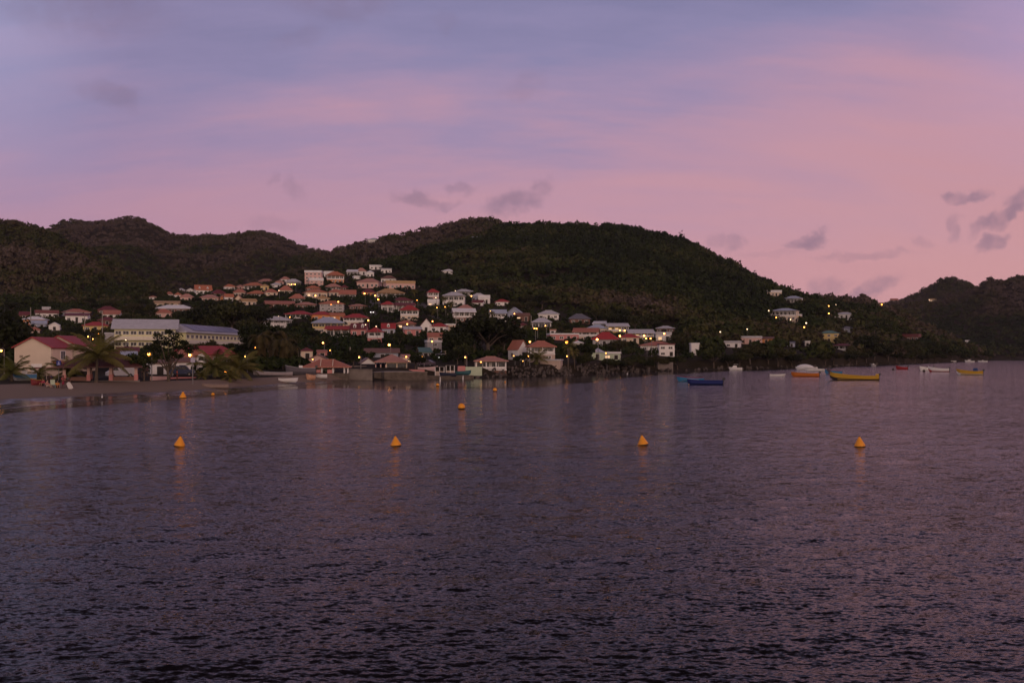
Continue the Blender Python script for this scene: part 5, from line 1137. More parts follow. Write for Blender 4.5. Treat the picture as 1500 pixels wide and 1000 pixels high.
# ------------------------------------------------------------------ signs and beach things
def sign(px, py, w, h, D, label, mats, symbol=False):
    z = zpy(py, D); zg = ground_z(px, D); t = thing('road_sign', label, 'sign', P(px, D, zg), -math.atan2(px-750, F)); H = z-zg
    MB().tube([(0,.05,-.4), (0,.05,H+h/2)], .05, 7).build('post', M_METAL, t)
    s = MB(); s.box(-w/2, w/2, -.03, 0, H-h/2, H+h/2); s = s.build('sign_panel', mats, t)
    if symbol:   # white triangle-like pedestrian mark in the blue square
        q = MB(); y = -.045
        q.extrude([(-.19,H-.24),(.19,H-.24),(.06,H+.05),(-.06,H+.05)][::-1], y, -.03, 'y'); q.ball((0,-.04,H+.16), .085, 8); q.build('symbol', mat('sign_symbol', (.35,.38,.6), .6), s)
sign(86,531.5,.62,.72,145,'square blue sign with a pale figure beside the beach house',mat('sign_blue', (.015,.02,.20), .5),True)
sign(282.5,527,.66,.75,152,'pale grey square sign beside the bright lamp',mat('sign_grey', (.34,.32,.42), .5))
# ------------------------------------------------------------------ people on the beach
def skinned(name, V, E, Rr, m, parent, sub=1):
    me = bpy.data.meshes.new(name); me.from_pydata(V, E, []); me.materials.append(m)
    o = link(name, me, parent); sk = o.modifiers.new('skin', 'SKIN'); sk.use_smooth_shade = True
    for i, r in enumerate(Rr): me.skin_vertices[0].data[i].radius = (r, r)
    me.skin_vertices[0].data[0].use_root = True
    s = o.modifiers.new('sub', 'SUBSURF'); s.levels = sub; s.render_levels = sub; return o
POSE = {
 'stand': dict(pel=(0,0,.92), chest=(0,.02,1.28), neck=(0,.01,1.46), head=(0,-.02,1.60), kneeL=(.10,-.04,.50), ankL=(.11,.02,.08), kneeR=(-.10,.02,.50), ankR=(-.12,.08,.08), elL=(.25,.06,1.12), haL=(.24,-.12,.90), elR=(-.26,.04,1.12), haR=(-.27,-.04,.86)),
 'sit': dict(pel=(0,.12,.16), chest=(0,.22,.52), neck=(0,.18,.70), head=(0,.12,.84), kneeL=(.14,-.34,.42), ankL=(.13,-.52,.07), kneeR=(-.14,-.34,.40), ankR=(-.13,-.56,.07), elL=(.28,.05,.36), haL=(.17,-.22,.36), elR=(-.28,.1,.34), haR=(-.2,-.2,.34)),
 'bend': dict(pel=(0,.1,.88), chest=(0,-.16,1.14), neck=(0,-.34,1.20), head=(0,-.48,1.22), kneeL=(.10,-.0,.48), ankL=(.11,.06,.08), kneeR=(-.10,.04,.48), ankR=(-.12,.12,.08), elL=(.22,-.3,.92), haL=(.14,-.42,.68), elR=(-.22,-.28,.92), haR=(-.12,-.44,.70)),
}
M_SKIN = [mat('skin_dark', (.10,.05,.03), .6, .08), mat('skin_tan', (.30,.16,.10), .6, .08), mat('skin_light', (.42,.25,.18), .6, .08)]
M_HAIR = mat('dark_hair', (.012,.009,.008), .6)
def person(px, yb, D, label, pose='stand', skin=0, top=(.3,.03,.04), bottom=(.03,.03,.04), turn=0, z=None, dress=False, hat=None):
    p = POSE[pose]; V = lambda k: Vector(p[k])
    t = thing('person', label, 'person', P(px, D, ground_z(px, D) if z is None else z), -math.atan2(px-750, F)+R(turn), 'people on the beach')
    vs = [V('pel'), V('pel').lerp(V('chest'), .55), V('chest'), V('neck'), V('head'), V('head')+(V('head')-V('neck'))*.55+Vector((0,-.01,.02))]
    rr = [.125, .115, .135, .055, .088, .07]; es = [(0,1),(1,2),(2,3),(3,4),(4,5)]
    def add(a, v, r): vs.append(Vector(v)); rr.append(r); es.append((a, len(vs)-1)); return len(vs)-1
    add(4, V('head')+Vector((0,-.085,-.01)), .018)          # nose
    for s in (-1, 1): add(4, V('head')+Vector((s*.085,.01,0)), .02)   # ears
    for s, S in ((1,'L'), (-1,'R')):
        hip = add(0, V('pel')+Vector((s*.10,0,-.04)), .095); k = add(hip, V('knee'+S), .06); a = add(k, V('ank'+S), .042)
        f = add(a, V('ank'+S)+Vector((0,-.10,-.045)), .04); add(f, V('ank'+S)+Vector((0,-.18,-.055)), .028)
        sh = add(2, V('chest')+Vector((s*.18,0,.08)), .06); e = add(sh, V('el'+S), .042); h = add(e, V('ha'+S), .03)
        d = (V('ha'+S)-V('el'+S)).normalized(); side = d.cross(Vector((0,0,1))).normalized() if abs(d.z) < .95 else Vector((0,1,0))
        pm = add(h, V('ha'+S)+d*.06, .034)
        for i, L_ in enumerate((.065,.08,.075,.055)): q = add(pm, V('ha'+S)+d*.10+side*(.033-.022*i), .010); add(q, V('ha'+S)+d*(.10+L_)+side*(.036-.024*i)+Vector((0,-.015,-.01)), .008)
        th = add(h, V('ha'+S)+d*.035+side*.045, .011); add(th, V('ha'+S)+d*.075+side*.062, .009)
    skinned('body', vs, es, rr, M_SKIN[skin], t)
    hd = V('head'); skinned('hair', [hd+Vector((0,.03,.05)), hd+Vector((0,.03,.11)), hd+Vector((0,.07,.0))], [(0,1),(0,2)], [.095,.06,.07], M_HAIR if hat is None else mat('cloth', hat, .9), t)
    tv = [V('pel').lerp(V('chest'), .25), V('chest'), V('chest').lerp(V('neck'), .55)]; tr = [.14, .155, .075]; te = [(0,1),(1,2)]
    for s, S in ((1,'L'), (-1,'R')): tv.append(V('chest')+Vector((s*.19,0,.08))); tr.append(.075); te.append((1, len(tv)-1)); tv.append((V('chest')+Vector((s*.19,0,.08))).lerp(V('el'+S), .7)); tr.append(.062); te.append((len(tv)-2, len(tv)-1))
    skinned('shirt', tv, te, tr, mat('cloth', top, .9, .1), t)
    bv = [V('pel')+Vector((0,0,.10)), V('pel')]; br = [.14,.145]; be = [(0,1)]
    if dress: bv += [V('pel').lerp(V('kneeL').lerp(V('kneeR'), .5), .6), V('kneeL').lerp(V('kneeR'), .5)]; br += [.19,.2]; be += [(1,2),(2,3)]
    else:
        for s, S in ((1,'L'), (-1,'R')): bv += [V('pel')+Vector((s*.105,0,-.05)), (V('pel')+Vector((s*.10,0,-.04))).lerp(V('knee'+S), .8)]; br += [.11,.085]; be += [(1,len(bv)-2),(len(bv)-2,len(bv)-1)]
    skinned('dress' if dress else 'shorts', bv, be, br, mat('cloth', bottom, .9, .1), t)
    return t
BD = hit(92, 569, sheets=[A])
person(92.5,569,BD,'person standing in a dusky red top and dark red wrap among the beach group',skin=0,top=(.30,.07,.07),bottom=(.20,.02,.05),dress=True,turn=20)
person(98.5,568,BD+1.5,'person in a teal top standing just behind the one in red','bend',0,(.02,.16,.13),(.02,.03,.03),turn=60)
person(84.5,569,BD+.2,'person crouching in an orange shirt on the beach','sit',1,(.55,.24,.05),(.10,.03,.02),turn=10)
person(70.5,569,BD-.3,'person with bare shoulders sitting on a pale towel by the thin post','sit',2,(.35,.14,.13),(.5,.42,.40),turn=40)
person(62,567,BD+.8,'person in a bright crimson shirt sitting at the left of the beach group','sit',1,(.30,.01,.06),(.05,.03,.03),turn=-30)
person(74.5,563,BD+2.5,'person in dark blue standing behind the sitting group','bend',0,(.02,.03,.10),(.03,.03,.05),turn=-40)
person(101.5,567.5,BD+.5,'person in dark clothes holding the pale board at the right of the beach group','bend',0,(.06,.02,.03),(.04,.02,.02),turn=-60)
GD = hit(259, 557, sheets=[A])
person(259.5,558,GD,'person in orange red walking on the sand by the low red wall','stand',0,(.50,.09,.04),(.35,.03,.03),turn=90)
person(209,557,GD+4,'person in dark green standing under the small almond tree','stand',0,(.03,.05,.03),(.03,.03,.03),turn=30)
person(215.5,554.5,GD+8,'person in dark purple beside the red posts','stand',0,(.08,.03,.06),(.03,.03,.04),turn=-20)
person(203,553,GD+6,'person in dark blue leaning near the right pavilion pillar','stand',0,(.03,.03,.07),(.03,.03,.04),turn=-70)
def beach_chair(px, D):
    t = thing('beach_chair', 'pale green folding beach chair beside the orange shirted person', 'chair', P(px, D, ground_z(px, D)), R(30)); m_ = mat('pale_green_canvas', (.38,.45,.33), .9)
    MB().box(-.28,.28,-.28,.22,.36,.41).build('seat', m_, t); MB().extrude([(.2,.40),(.48,1.02),(.43,1.04),(.15,.42)], -.28, .28, 'x').build('backrest', m_, t)
    for sx in (-1, 1):
        for y0, y1 in ((-.3,.3),(.25,-.25)): MB().tube([(sx*.27,y0,-.03),(sx*.27,y1,.40)], .018, 6).build('leg', mat('mint_metal', (.25,.55,.45), .5), t)
beach_chair(77.5, BD-.1)
bd = thing('bodyboard', 'pale bodyboard leaning at the right of the beach group', 'board', P(104.5, BD+.3, ground_z(104.5, BD+.3)), R(30)); bd.rotation_euler = (R(20), R(-28), R(30))
b_ = MB(); b_.extrude([(-.27,0),(.27,0),(.3,.5),(.24,.95),(.1,1.08),(-.1,1.08),(-.24,.95),(-.3,.5)][::-1], -.03, .03, 'y'); b_.build('board', M_WHITE, bd)
st_ = thing('post', 'thin pale post stuck in the sand beside the sitting group', 'post', P(68, BD+.4, ground_z(68, BD+.4))); MB().tube([(0,0,-.4),(.03,0,1.75)], [.045,.035], 6).build('post', mat('bleached_wood', (.3,.24,.2), .9), st_)
boat(46,62,569.5,'small canoe with a red side and yellow inside behind the sitting group',(.16,.025,.03),gun=(.3,.17,.03),inner=(.3,.17,.03),D=BD+1.2,z=ground_z(54,BD+1.2)+.05,B=.9,H=.55,rise=.5,motor=False,group='boats drawn up on the beach',turn=35)
def egret():
    D = hit(149.5, 586, sheets=[A]); t = thing('white_bird', 'small white wading bird on the wet sand', 'bird', P(149.5, D, ground_z(149.5, D)), R(200)); w = mat('white_feathers', (.75,.74,.72), .8)
    skinned('body', [Vector(v) for v in ((0,0,.34),(0,-.13,.40),(0,-.19,.50),(0,-.16,.60),(0,-.22,.66),(0,-.33,.645),(0,.14,.30),(0,.26,.25))], [(0,1),(1,2),(2,3),(3,4),(4,5),(0,6),(6,7)], [.085,.06,.03,.024,.034,.008,.06,.02], w, t)
    for s in (-1, 1): MB().tube([(s*.03,0,.3),(s*.03,.04,.16),(s*.035,0,0)], .01, 5).build('leg', M_DARK, t)
egret()

# ------------------------------------------------------------------ palms
M_PALM = leaf_mat('palm_fronds', (.070,.085,.020), (.135,.105,.038), (.12,.10,.028)); M_PALMD = leaf_mat('dry_palm_fronds', (.09,.055,.022), (.16,.10,.045), (.07,.05,.02))
M_BARK = mat('grey_bark', (.09,.07,.055), .95, .3, 3)
M_SHAG = leaf_mat('shaggy_fronds', (.030,.032,.010), (.075,.050,.022), (.050,.042,.018))
def palm_mesh(h, nf, L_, seed, droop=1.0, dry=0, lean=.08):
    r = random.Random(seed); tr = MB(); top = Vector((lean*h, r.uniform(-.05,.05)*h, h))
    pts = [Vector((0,0,-.6))] + [Vector((top.x*(q**1.6), top.y*q, h*q)) for q in (.0,.2,.4,.6,.8,1.0)]
    tr.tube(pts, [.26,.22,.18,.16,.145,.135,.15], 8); tr = tr.build('trunk', M_BARK); tm = tr.data; bpy.data.objects.remove(tr)
    V = []; Q = []; T = []
    for i in range(nf):
        isd = i >= nf-dry; a = 2.399*i + r.uniform(-.3,.3); up = R(r.uniform(62,80)) - R(84)*(i/max(nf-1,1)); up = up if not isd else R(r.uniform(-75,-40))
        Lf = L_*r.uniform(.85,1.1); n = 9; p = top.copy(); el = up; rach = [p.copy()]
        for k in range(n):
            el -= R(11*droop)*(.5+k/n*1.3); el = max(el, R(-86)); p = p + Vector((math.cos(a)*math.cos(el), math.sin(a)*math.cos(el), math.sin(el)))*Lf/n; rach.append(p.copy())
        side = Vector((-math.sin(a), math.cos(a), 0)); tint = r.uniform(.0,.6) if not isd else r.uniform(.7,1)
        for k in range(1, n+1):
            for s2 in range(3):
                q = rach[k-1].lerp(rach[k], s2/3); ll = Lf*.30*math.sin(math.pi*min(.97, (k-1+s2/3)/n*.86+.12))**.7; tang = (rach[k]-rach[k-1]).normalized()
                for s in (-1, 1):
                    tip = q + side*s*ll*.72 + tang*ll*.45 + Vector((0,0,-ll*.34-r.uniform(0,.16)*ll)); wd = tang*.05*Lf/3
                    o = len(V); V += [q-wd, q+wd, tip+wd*.3, tip-wd*.3]; Q.append((o,o+1,o+2,o+3)); T += [tint+r.uniform(-.15,.15)]*4
            o = len(V); w = side*.03; V += [rach[k-1]-w, rach[k-1]+w, rach[k]+w, rach[k]-w]; Q.append((o,o+1,o+2,o+3)); T += [.8]*4
    o = np_mesh('crown', np.array([tuple(v) for v in V]), np.array(Q), M_SHAG if dry > 9 else M_PALM, smooth=False, attr=np.clip(T,0,1)); cm = o.data; bpy.data.objects.remove(o)
    return tm, cm
PALM_ME = {}
def palm(px, ytop, D, label, kind, sc=1.0, rz=0, group='palm trees on the beach'):
    spec = {'tall': (6.5,26,3.2,1,.7,4,.05), 'mid': (3.0,22,4.2,2,.42,0,.05), 'low': (1.1,18,3.0,3,.5,0,.0), 'shag': (4.6,40,3.4,4,1.6,20,.04), 'slim': (5.5,20,2.4,5,.7,2,.1)}[kind]
    if kind not in PALM_ME: PALM_ME[kind] = palm_mesh(*spec)
    zg = ground_z(px, D); t = thing('palm_tree', label, 'palm', P(px, D, zg), rz, group); s = sc*(zpy(ytop, D)-zg)/(spec[0]+spec[2]*.55)
    t.scale = (s, s, s); link('trunk', PALM_ME[kind][0], t); link('crown', PALM_ME[kind][1], t)
palm(141,490,143,'large coconut palm leaning over the beach pavilion','mid',1.0,.4)
palm(17,524,140,'low bushy palm at the left edge in front of the beach house','low',1.0,.2); palm(57,536,146,'small young palm behind the sitting beach group','low',1.0,1.0); palm(98,526,147,'young palm behind the person in red','low',1.05,2.0)
palm(108,541,150,'smallest palm under the left eave of the pavilion','low',.9,4.0)
palm(314,517,166,'broad beach palm in front of the pink restaurant','low',1.1,.6); palm(350,519,170,'round beach palm at the right end of the pink restaurant','low',1.1,2.6); palm(337,536,163,'small palm between the two beach palms of the restaurant','low',.9,1.6)
palm(296,541,160,'low clump palm at the foot of the arched gatehouse','low',.9,3.3)
palm(381,484,212,'shaggy palm with hanging dry fronds, leftmost of the shaggy clump','shag',1.05,.3); palm(399,478,222,'tall shaggy palm with hanging dry fronds in the middle of the clump','shag',1.05,1.3); palm(415,488,208,'shaggy palm leaning right in the clump by the beach','shag',1.0,2.2); palm(428,500,216,'lower shaggy palm at the right of the clump','shag',1.0,4.4); palm(371,506,214,'low shaggy palm at the left foot of the clump','shag',.9,5.2)
palm(832,501,262,'coconut palm behind the rocky shore, right of the terracotta waterfront house','slim',1.05,.3); palm(842,509,265,'second shorter palm behind the rocky shore','slim',1.0,2.3); palm(787,512,257,'low palm in front of the waterfront veranda','low',1.0,1.1)
for a in [(722,455,'palm against the bright white two storey house','slim'), (651,434,'palm beside the upper road, upper one','slim'), (640,445,'palm beside the upper road, lower one','slim'), (634,452,'dark palm left of the upper road','slim'), (607,424,'cypress like slim palm below the long pale roofed pink house','slim'), (663,440,'palm under the large white house','slim')]:
    D_ = hit(a[0], a[1]+20, sheets=[A]); palm(a[0], a[1], D_, a[2], a[3], 1.0, random.uniform(0,6), 'palm trees on the hillside')
BOX.append((120,165,490,548,143))

# ------------------------------------------------------------------ broad-leaved trees
M_LEAF = leaf_mat('broad_leaves', (.017,.027,.008), (.046,.052,.016), (.042,.034,.016)); M_LEAFD = leaf_mat('dark_leaves', (.009,.015,.005), (.022,.027,.009), (.015,.018,.007))
def crown_mesh(seed, nb, nl, rx, rz_, ls, z0, spread=1.0, mtl=None, gap=.0):
    r = np.random.default_rng(seed); V = []; T = []
    for b in range(nb):
        u = r.normal(size=3); u /= np.linalg.norm(u); u[2] = abs(u[2])*.9-.25
        c = u*np.array([rx, rx, rz_])*r.uniform(.45, .92)*spread; rb = rx*r.uniform(.26, .46); n = int(nl/nb*r.uniform(.6, 1.4)); tb = r.uniform(0, .8)
        d = r.normal(size=(n,3)); d /= np.linalg.norm(d, axis=1)[:,None]; p = c + d*rb*np.array([1,1,.72])*r.uniform(.55,1.05,(n,1)) + np.array([0,0,z0])
        nn = d*.6+r.normal(size=(n,3))*.6; nn /= np.linalg.norm(nn, axis=1)[:,None]; a = np.cross(nn, r.normal(size=(n,3))); a /= np.linalg.norm(a, axis=1)[:,None]; bb = np.cross(nn, a)
        s = ls*r.uniform(.6,1.3,(n,1)); V.append(np.stack([p-a*s-bb*s*.1, p+bb*s*.55, p+a*s+bb*s*.1, p-bb*s*.55], 1)); T.append(np.repeat(np.clip(tb+r.uniform(-.2,.25,n),0,1),4))
    V = np.concatenate(V).reshape(-1,3); o = np_mesh('crown', V, np.arange(len(V)).reshape(-1,4), mtl or M_LEAF, smooth=False, attr=np.concatenate(T)); me = o.data; bpy.data.objects.remove(o); return me
def trunk_mesh(seed, h, r0, limbs, rx):
    r = random.Random(seed); b = MB(); top = Vector((r.uniform(-.1,.1)*h, r.uniform(-.1,.1)*h, h)); b.tube([(0,0,-1.2),(0,0,.1),top*.5+Vector((.03*h,0,0)),top], [r0*1.3,r0*1.1,r0*.85,r0*.7], 8)
    for i in range(limbs):
        a = 2*math.pi*i/limbs+r.uniform(-.4,.4); s = top*r.uniform(.6,1.0); e = Vector((math.cos(a)*rx*.7, math.sin(a)*rx*.7, h+rx*r.uniform(.15,.6))); m_ = s.lerp(e,.5)+Vector((0,0,rx*.1)); b.tube([s,m_,e], [r0*.5,r0*.33,r0*.12], 6)
    o = b.build('trunk', M_BARK, smooth=True); me = o.data; bpy.data.objects.remove(o); return me
# kinds: unit trees about 8 m across
KIND = {}
for k_, (nb, nl, rx, rz_, ls, z0, th, r0, lb, mt) in {'round': (16,1500,3.8,2.8,.34,4.4,2.6,.22,5,M_LEAF), 'wide': (20,1700,4.6,2.2,.34,4.6,3.2,.26,6,M_LEAF), 'tall': (15,1400,2.8,3.9,.32,5.2,3.0,.22,5,M_LEAF), 'dark': (18,1700,4.0,3.2,.36,4.2,2.4,.28,5,M_LEAFD), 'loose': (13,800,3.6,2.8,.30,4.6,2.8,.18,7,M_LEAF)}.items():
    KIND[k_] = (trunk_mesh(hash(k_) % 97 if False else len(k_)*7+nb, th, r0, lb, rx), crown_mesh(nb*31+len(k_), nb, nl, rx, rz_, ls, z0, mtl=mt), z0+rz_*.95, rx)
def tree(px, D, h, label, kind='round', group=None, wide=1.0, zg=None, name='tree'):
    tm, cm, hh, rx = KIND[kind]; s = h/hh; zg = any_z(px, D) if zg is None else zg
    t = thing(name, label, 'tree', P(px, D, zg-.1), random.uniform(0,6.28), group); t.scale = (s*wide, s*wide, s); link('trunk', tm, t); link('crown', cm, t); return t
# the spreading tree on the beach, and the mango at the left edge
def beach_tree():
    D = 152; px = 247; zg = ground_z(px, D); t = thing('beach_tree', 'spreading beach almond tree with a forked trunk and open dark crown', 'tree', P(px, D, zg), 0)
    b = MB(); b.tube([(0,0,-.8),(0,0,.1),(-.12,0,1.2),(-.1,0,2.2)], [.34,.26,.2,.2], 8)
    ends = [(-2.6,.3,5.2),(-1.4,-.5,6.9),(-.2,.6,7.6),(1.2,-.3,7.0),(2.3,.4,6.0),(3.2,-.2,4.6),(-3.0,0,3.9),(.7,.9,5.4)]
    for e in ends: e = Vector(e); s = Vector((-.1,0,1.5)); b.tube([s, s.lerp(e,.45)+Vector((0,0,.35)), e], [.13,.085,.03], 6)
    b.tube([(.0,0,.3),(.55,.1,1.6),(1.3,.1,3.2),(1.9,0,4.6)], [.17,.14,.1,.05], 7); b.build('trunk', M_BARK, t, smooth=True)
    r = np.random.default_rng(5); V = []; T = []
    cs = [np.array(e) for e in ends] + [np.array([x, y, z]) for x, y, z in ((-2,.6,6.1),(0,-.6,6.4),(1.9,.5,5.2),(-1.2,.2,4.9),(.6,0,4.3),(2.6,0,5.4),(-3.4,.2,4.7),(3.7,.3,5.2),(-.6,.5,5.8),(1.0,.4,6.2),(-1.9,-.4,3.9),(.1,.3,3.6),(1.7,-.3,3.9))]
    for c in cs:
        n = 130; rb = r.uniform(.55,1.0); d = r.normal(size=(n,3)); d /= np.linalg.norm(d,axis=1)[:,None]; p = c+d*rb*np.array([1.15,1,.6])*r.uniform(.35,1.1,(n,1)); tb = r.uniform(0,.7)
        nn = d*.4+r.normal(size=(n,3))*.6+np.array([0,0,.4]); nn /= np.linalg.norm(nn,axis=1)[:,None]; a = np.cross(nn, r.normal(size=(n,3))); a /= np.linalg.norm(a,axis=1)[:,None]; bb = np.cross(nn,a); s = r.uniform(.12,.24,(n,1))
        V.append(np.stack([p-a*s,p+bb*s*.55,p+a*s,p-bb*s*.55],1)); T.append(np.repeat(np.clip(tb+r.uniform(-.2,.25,n),0,1),4))
    V = np.concatenate(V).reshape(-1,3); np_mesh('crown', V, np.arange(len(V)).reshape(-1,4), M_LEAFD, t, smooth=False, attr=np.concatenate(T))
    BOX.append((222,286,475,556,D))
beach_tree()
tree(211,150,5.0,'small dark almond tree right of the beach pavilion','round',wide=1.0)
tree(2,178,11.5,'big dark mango tree at the left edge of the photo','dark',wide=.9); tree(-14,172,12.0,'dense dark tree cut by the left edge of the photo','dark',wide=1.0);
tree(64,215,6.6,'pale greyish tree behind the beach house roofs','loose',wide=1.0); tree(118,225,7.4,'dark tree behind the right beach house roof','dark'); tree(88,240,7.2,'round green tree behind the beach house roofs','round')
tree(715,276,13.5,'huge dark spreading tree behind the low shelter roof','dark',wide=1.25); tree(738,292,11.0,'dark tree right of the huge spreading tree','dark',wide=1.1); tree(694,290,11.5,'dark tree left of the huge spreading tree','dark',wide=1.0)
tree(609,222,3.8,'dark rounded bush tree between the quay house and the white lamp post','dark'); tree(672,268,8.5,'dark tree behind the tall thin lamp pole','dark'); tree(858,268,5.5,'bushy tree on the rocky shore right of the palms','round'); tree(852,276,6.0,'dark shore tree behind the palms','dark')
tree(772,252,3.4,'low green bush tree in front of the narrow white gable','round'); tree(762,250,3.0,'low dark bush tree left of the waterfront veranda','dark')
tree(385,255,10.5,'big dark tree rising behind the shaggy palms','dark'); tree(374,268,7.5,'dark tree at the end of the right school wing','dark'); tree(340,385,15,'large round olive tree on the slope above the school','round',wide=1.1); tree(372,390,13,'broad dark tree on the slope above the school','dark',wide=1.2); tree(312,400,13,'dark tree left of the large olive tree above the school','dark',wide=1.1); tree(290,410,11,'dark tree above the right school wing','dark',wide=1.2)
# ------------------------------------------------------------------ greenery between the houses, along the shore and on the hills
def blocked(px, D, h, rad, frac=.10, zg=None):
    k = F/D; zg = any_z(px, D) if zg is None else zg
    x0, x1 = px-rad*k, px+rad*k; yb = HOR-(zg-EYE)*k; yt = HOR-(zg+h-EYE)*k
    for a in BOX:
        if a[4] < D-rad: continue
        ox = min(x1, a[1])-max(x0, a[0]); oy = min(yb, a[3])-max(yt, a[2])
        if ox > 0 and oy > 0 and ox*oy > frac*(a[1]-a[0])*(a[3]-a[2]): return True
    X = (px-750)/F*D
    for fx, fy, fr in FOOT:
        if (X-fx)**2+(D-fy)**2 < (fr+rad*.45)**2: return True
    return False
TOWN = [(-60,470),(60,447),(215,431),(262,421),(330,412),(400,403),(450,396),(540,390),(600,406),(660,418),(720,428),(760,446),(830,450),(890,466),(1000,474),(1012,500),(1012,548),(600,560),(-60,600)]
def inpoly(x, y, poly=TOWN):
    c = False; j = len(poly)-1
    for i in range(len(poly)):
        if (poly[i][1] > y) != (poly[j][1] > y) and x < (poly[j][0]-poly[i][0])*(y-poly[i][1])/(poly[j][1]-poly[i][1])+poly[i][0]: c = not c
        j = i
    return c
rt = random.Random(44); placed = []; ntree = 0
LBL = {'round': 'round olive green tree among the village houses', 'wide': 'wide low green tree among the village houses', 'tall': 'taller narrow green tree among the village houses', 'dark': 'dense dark green tree among the village houses', 'loose': 'thin loose crowned tree among the village houses'}
tries = 0
while ntree < 185 and tries < 9000:
    tries += 1; px = rt.uniform(-20, 1005); py = rt.uniform(398, 545)
    if not inpoly(px, py): continue
    D = hit(px, py, sheets=[A])
    if D < shoreD(px)+crest_off(px)+6 or (px < 560 and D < 205) or D > 720: continue
    h = rt.choice([4.5,5.5,6.5,7.5,9.0]); kind = rt.choice(['round','wide','tall','dark','dark','dark','loose']); tm, cm, hh, rx = KIND[kind]; s = h/hh; rad = rx*s*1.05
    if any((px-a)**2+((py-b)*1.6)**2 < (c*.45)**2 for a, b, c in placed) or blocked(px, D, h, rad*.85, .12): continue
    placed.append((px, py, rad*F/D)); tree(px, D, h, LBL[kind], kind, 'trees among the village houses', rt.uniform(.9,1.15)); ntree += 1
# the row of trees leaning over the water of the wooded point
SL = {'round': 'rounded olive green tree in the row along the shore of the point', 'dark': 'dense dark tree in the row along the shore of the point', 'wide': 'spreading green tree in the row along the shore of the point'}
nshore = 0
for row, (off, hs) in enumerate(((5,(5.5,8)), (15,(7,10)), (30,(8,11)))):
    px = 893.0 + row*6
    while px < 1432:
        D = float(shoreD(px))+off+rt.uniform(-2,3); h = rt.uniform(*hs)*(1.0 if px > 1000 else .62)*(1 if px < 1330 else max(.55, 1-(px-1330)/230)); kind = rt.choice(['round','dark','wide']); tm, cm, hh, rx = KIND[kind]; s = h/hh
        if nshore < 95 and not blocked(px, D, h, rx*s*.85, .22) and A.z(np.array([px]), np.array([D]))[0] > .1:
            tree(px, D, h, SL[kind], kind, 'trees along the shore of the point', rt.uniform(.95,1.2)); nshore += 1
        px += rx*s*F/D*rt.uniform(.85,1.35)
# everything else that is green: forest and scrub, read as a mass
def cloud(name, X, Y, Z, Hh, Rr, K, tint, label, mtl, seed, leaf=.5, trunk=False):
    r = np.random.default_rng(seed); n = len(X); d = r.normal(size=(n,K,3)); d[...,2] = np.abs(d[...,2])*.95-.18; d /= np.linalg.norm(d,axis=2)[...,None]
    lump = 1+.28*np.sin(d[...,0]*4+r.uniform(0,6,(n,1)))*np.sin(d[...,1]*4+r.uniform(0,6,(n,1)))
    c = np.stack([X,Y,Z+Hh*.45],-1)[:,None,:]; sc = np.stack([Rr,Rr,Hh*.55],-1)[:,None,:]
    p = c+d*sc*(lump*r.uniform(.72,1.05,(n,K)))[...,None]
    nn = d*.75+r.normal(size=(n,K,3))*.5; nn /= np.linalg.norm(nn,axis=2)[...,None]; a = np.cross(nn, r.normal(size=(n,K,3))); a /= np.linalg.norm(a,axis=2)[...,None]; b = np.cross(nn,a)
    s = (Rr[:,None]*leaf*r.uniform(.6,1.25,(n,K)))[...,None]
    V = np.stack([p-a*s-b*s*.5, p+a*s-b*s*.5, p+b*s*.9], 2).reshape(-1,3)
    T = np.repeat(np.clip(tint[:,None]+r.uniform(-.13,.13,(n,K)),0,1).ravel(),3)
    o = np_mesh(name, V, np.arange(len(V)).reshape(-1,3), mtl, smooth=False, attr=T, tri=True); tag(o, label, kind='stuff'); return o
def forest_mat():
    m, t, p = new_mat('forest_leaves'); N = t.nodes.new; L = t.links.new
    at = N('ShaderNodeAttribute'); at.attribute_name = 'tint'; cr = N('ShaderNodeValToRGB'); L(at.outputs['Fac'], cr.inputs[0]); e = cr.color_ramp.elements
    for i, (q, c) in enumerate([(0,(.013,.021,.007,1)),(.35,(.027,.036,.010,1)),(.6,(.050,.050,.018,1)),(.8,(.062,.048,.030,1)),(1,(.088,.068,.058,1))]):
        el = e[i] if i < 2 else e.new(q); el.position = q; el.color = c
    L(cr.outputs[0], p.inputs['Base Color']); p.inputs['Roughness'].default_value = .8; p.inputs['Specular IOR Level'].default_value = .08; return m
M_FOR = forest_mat()
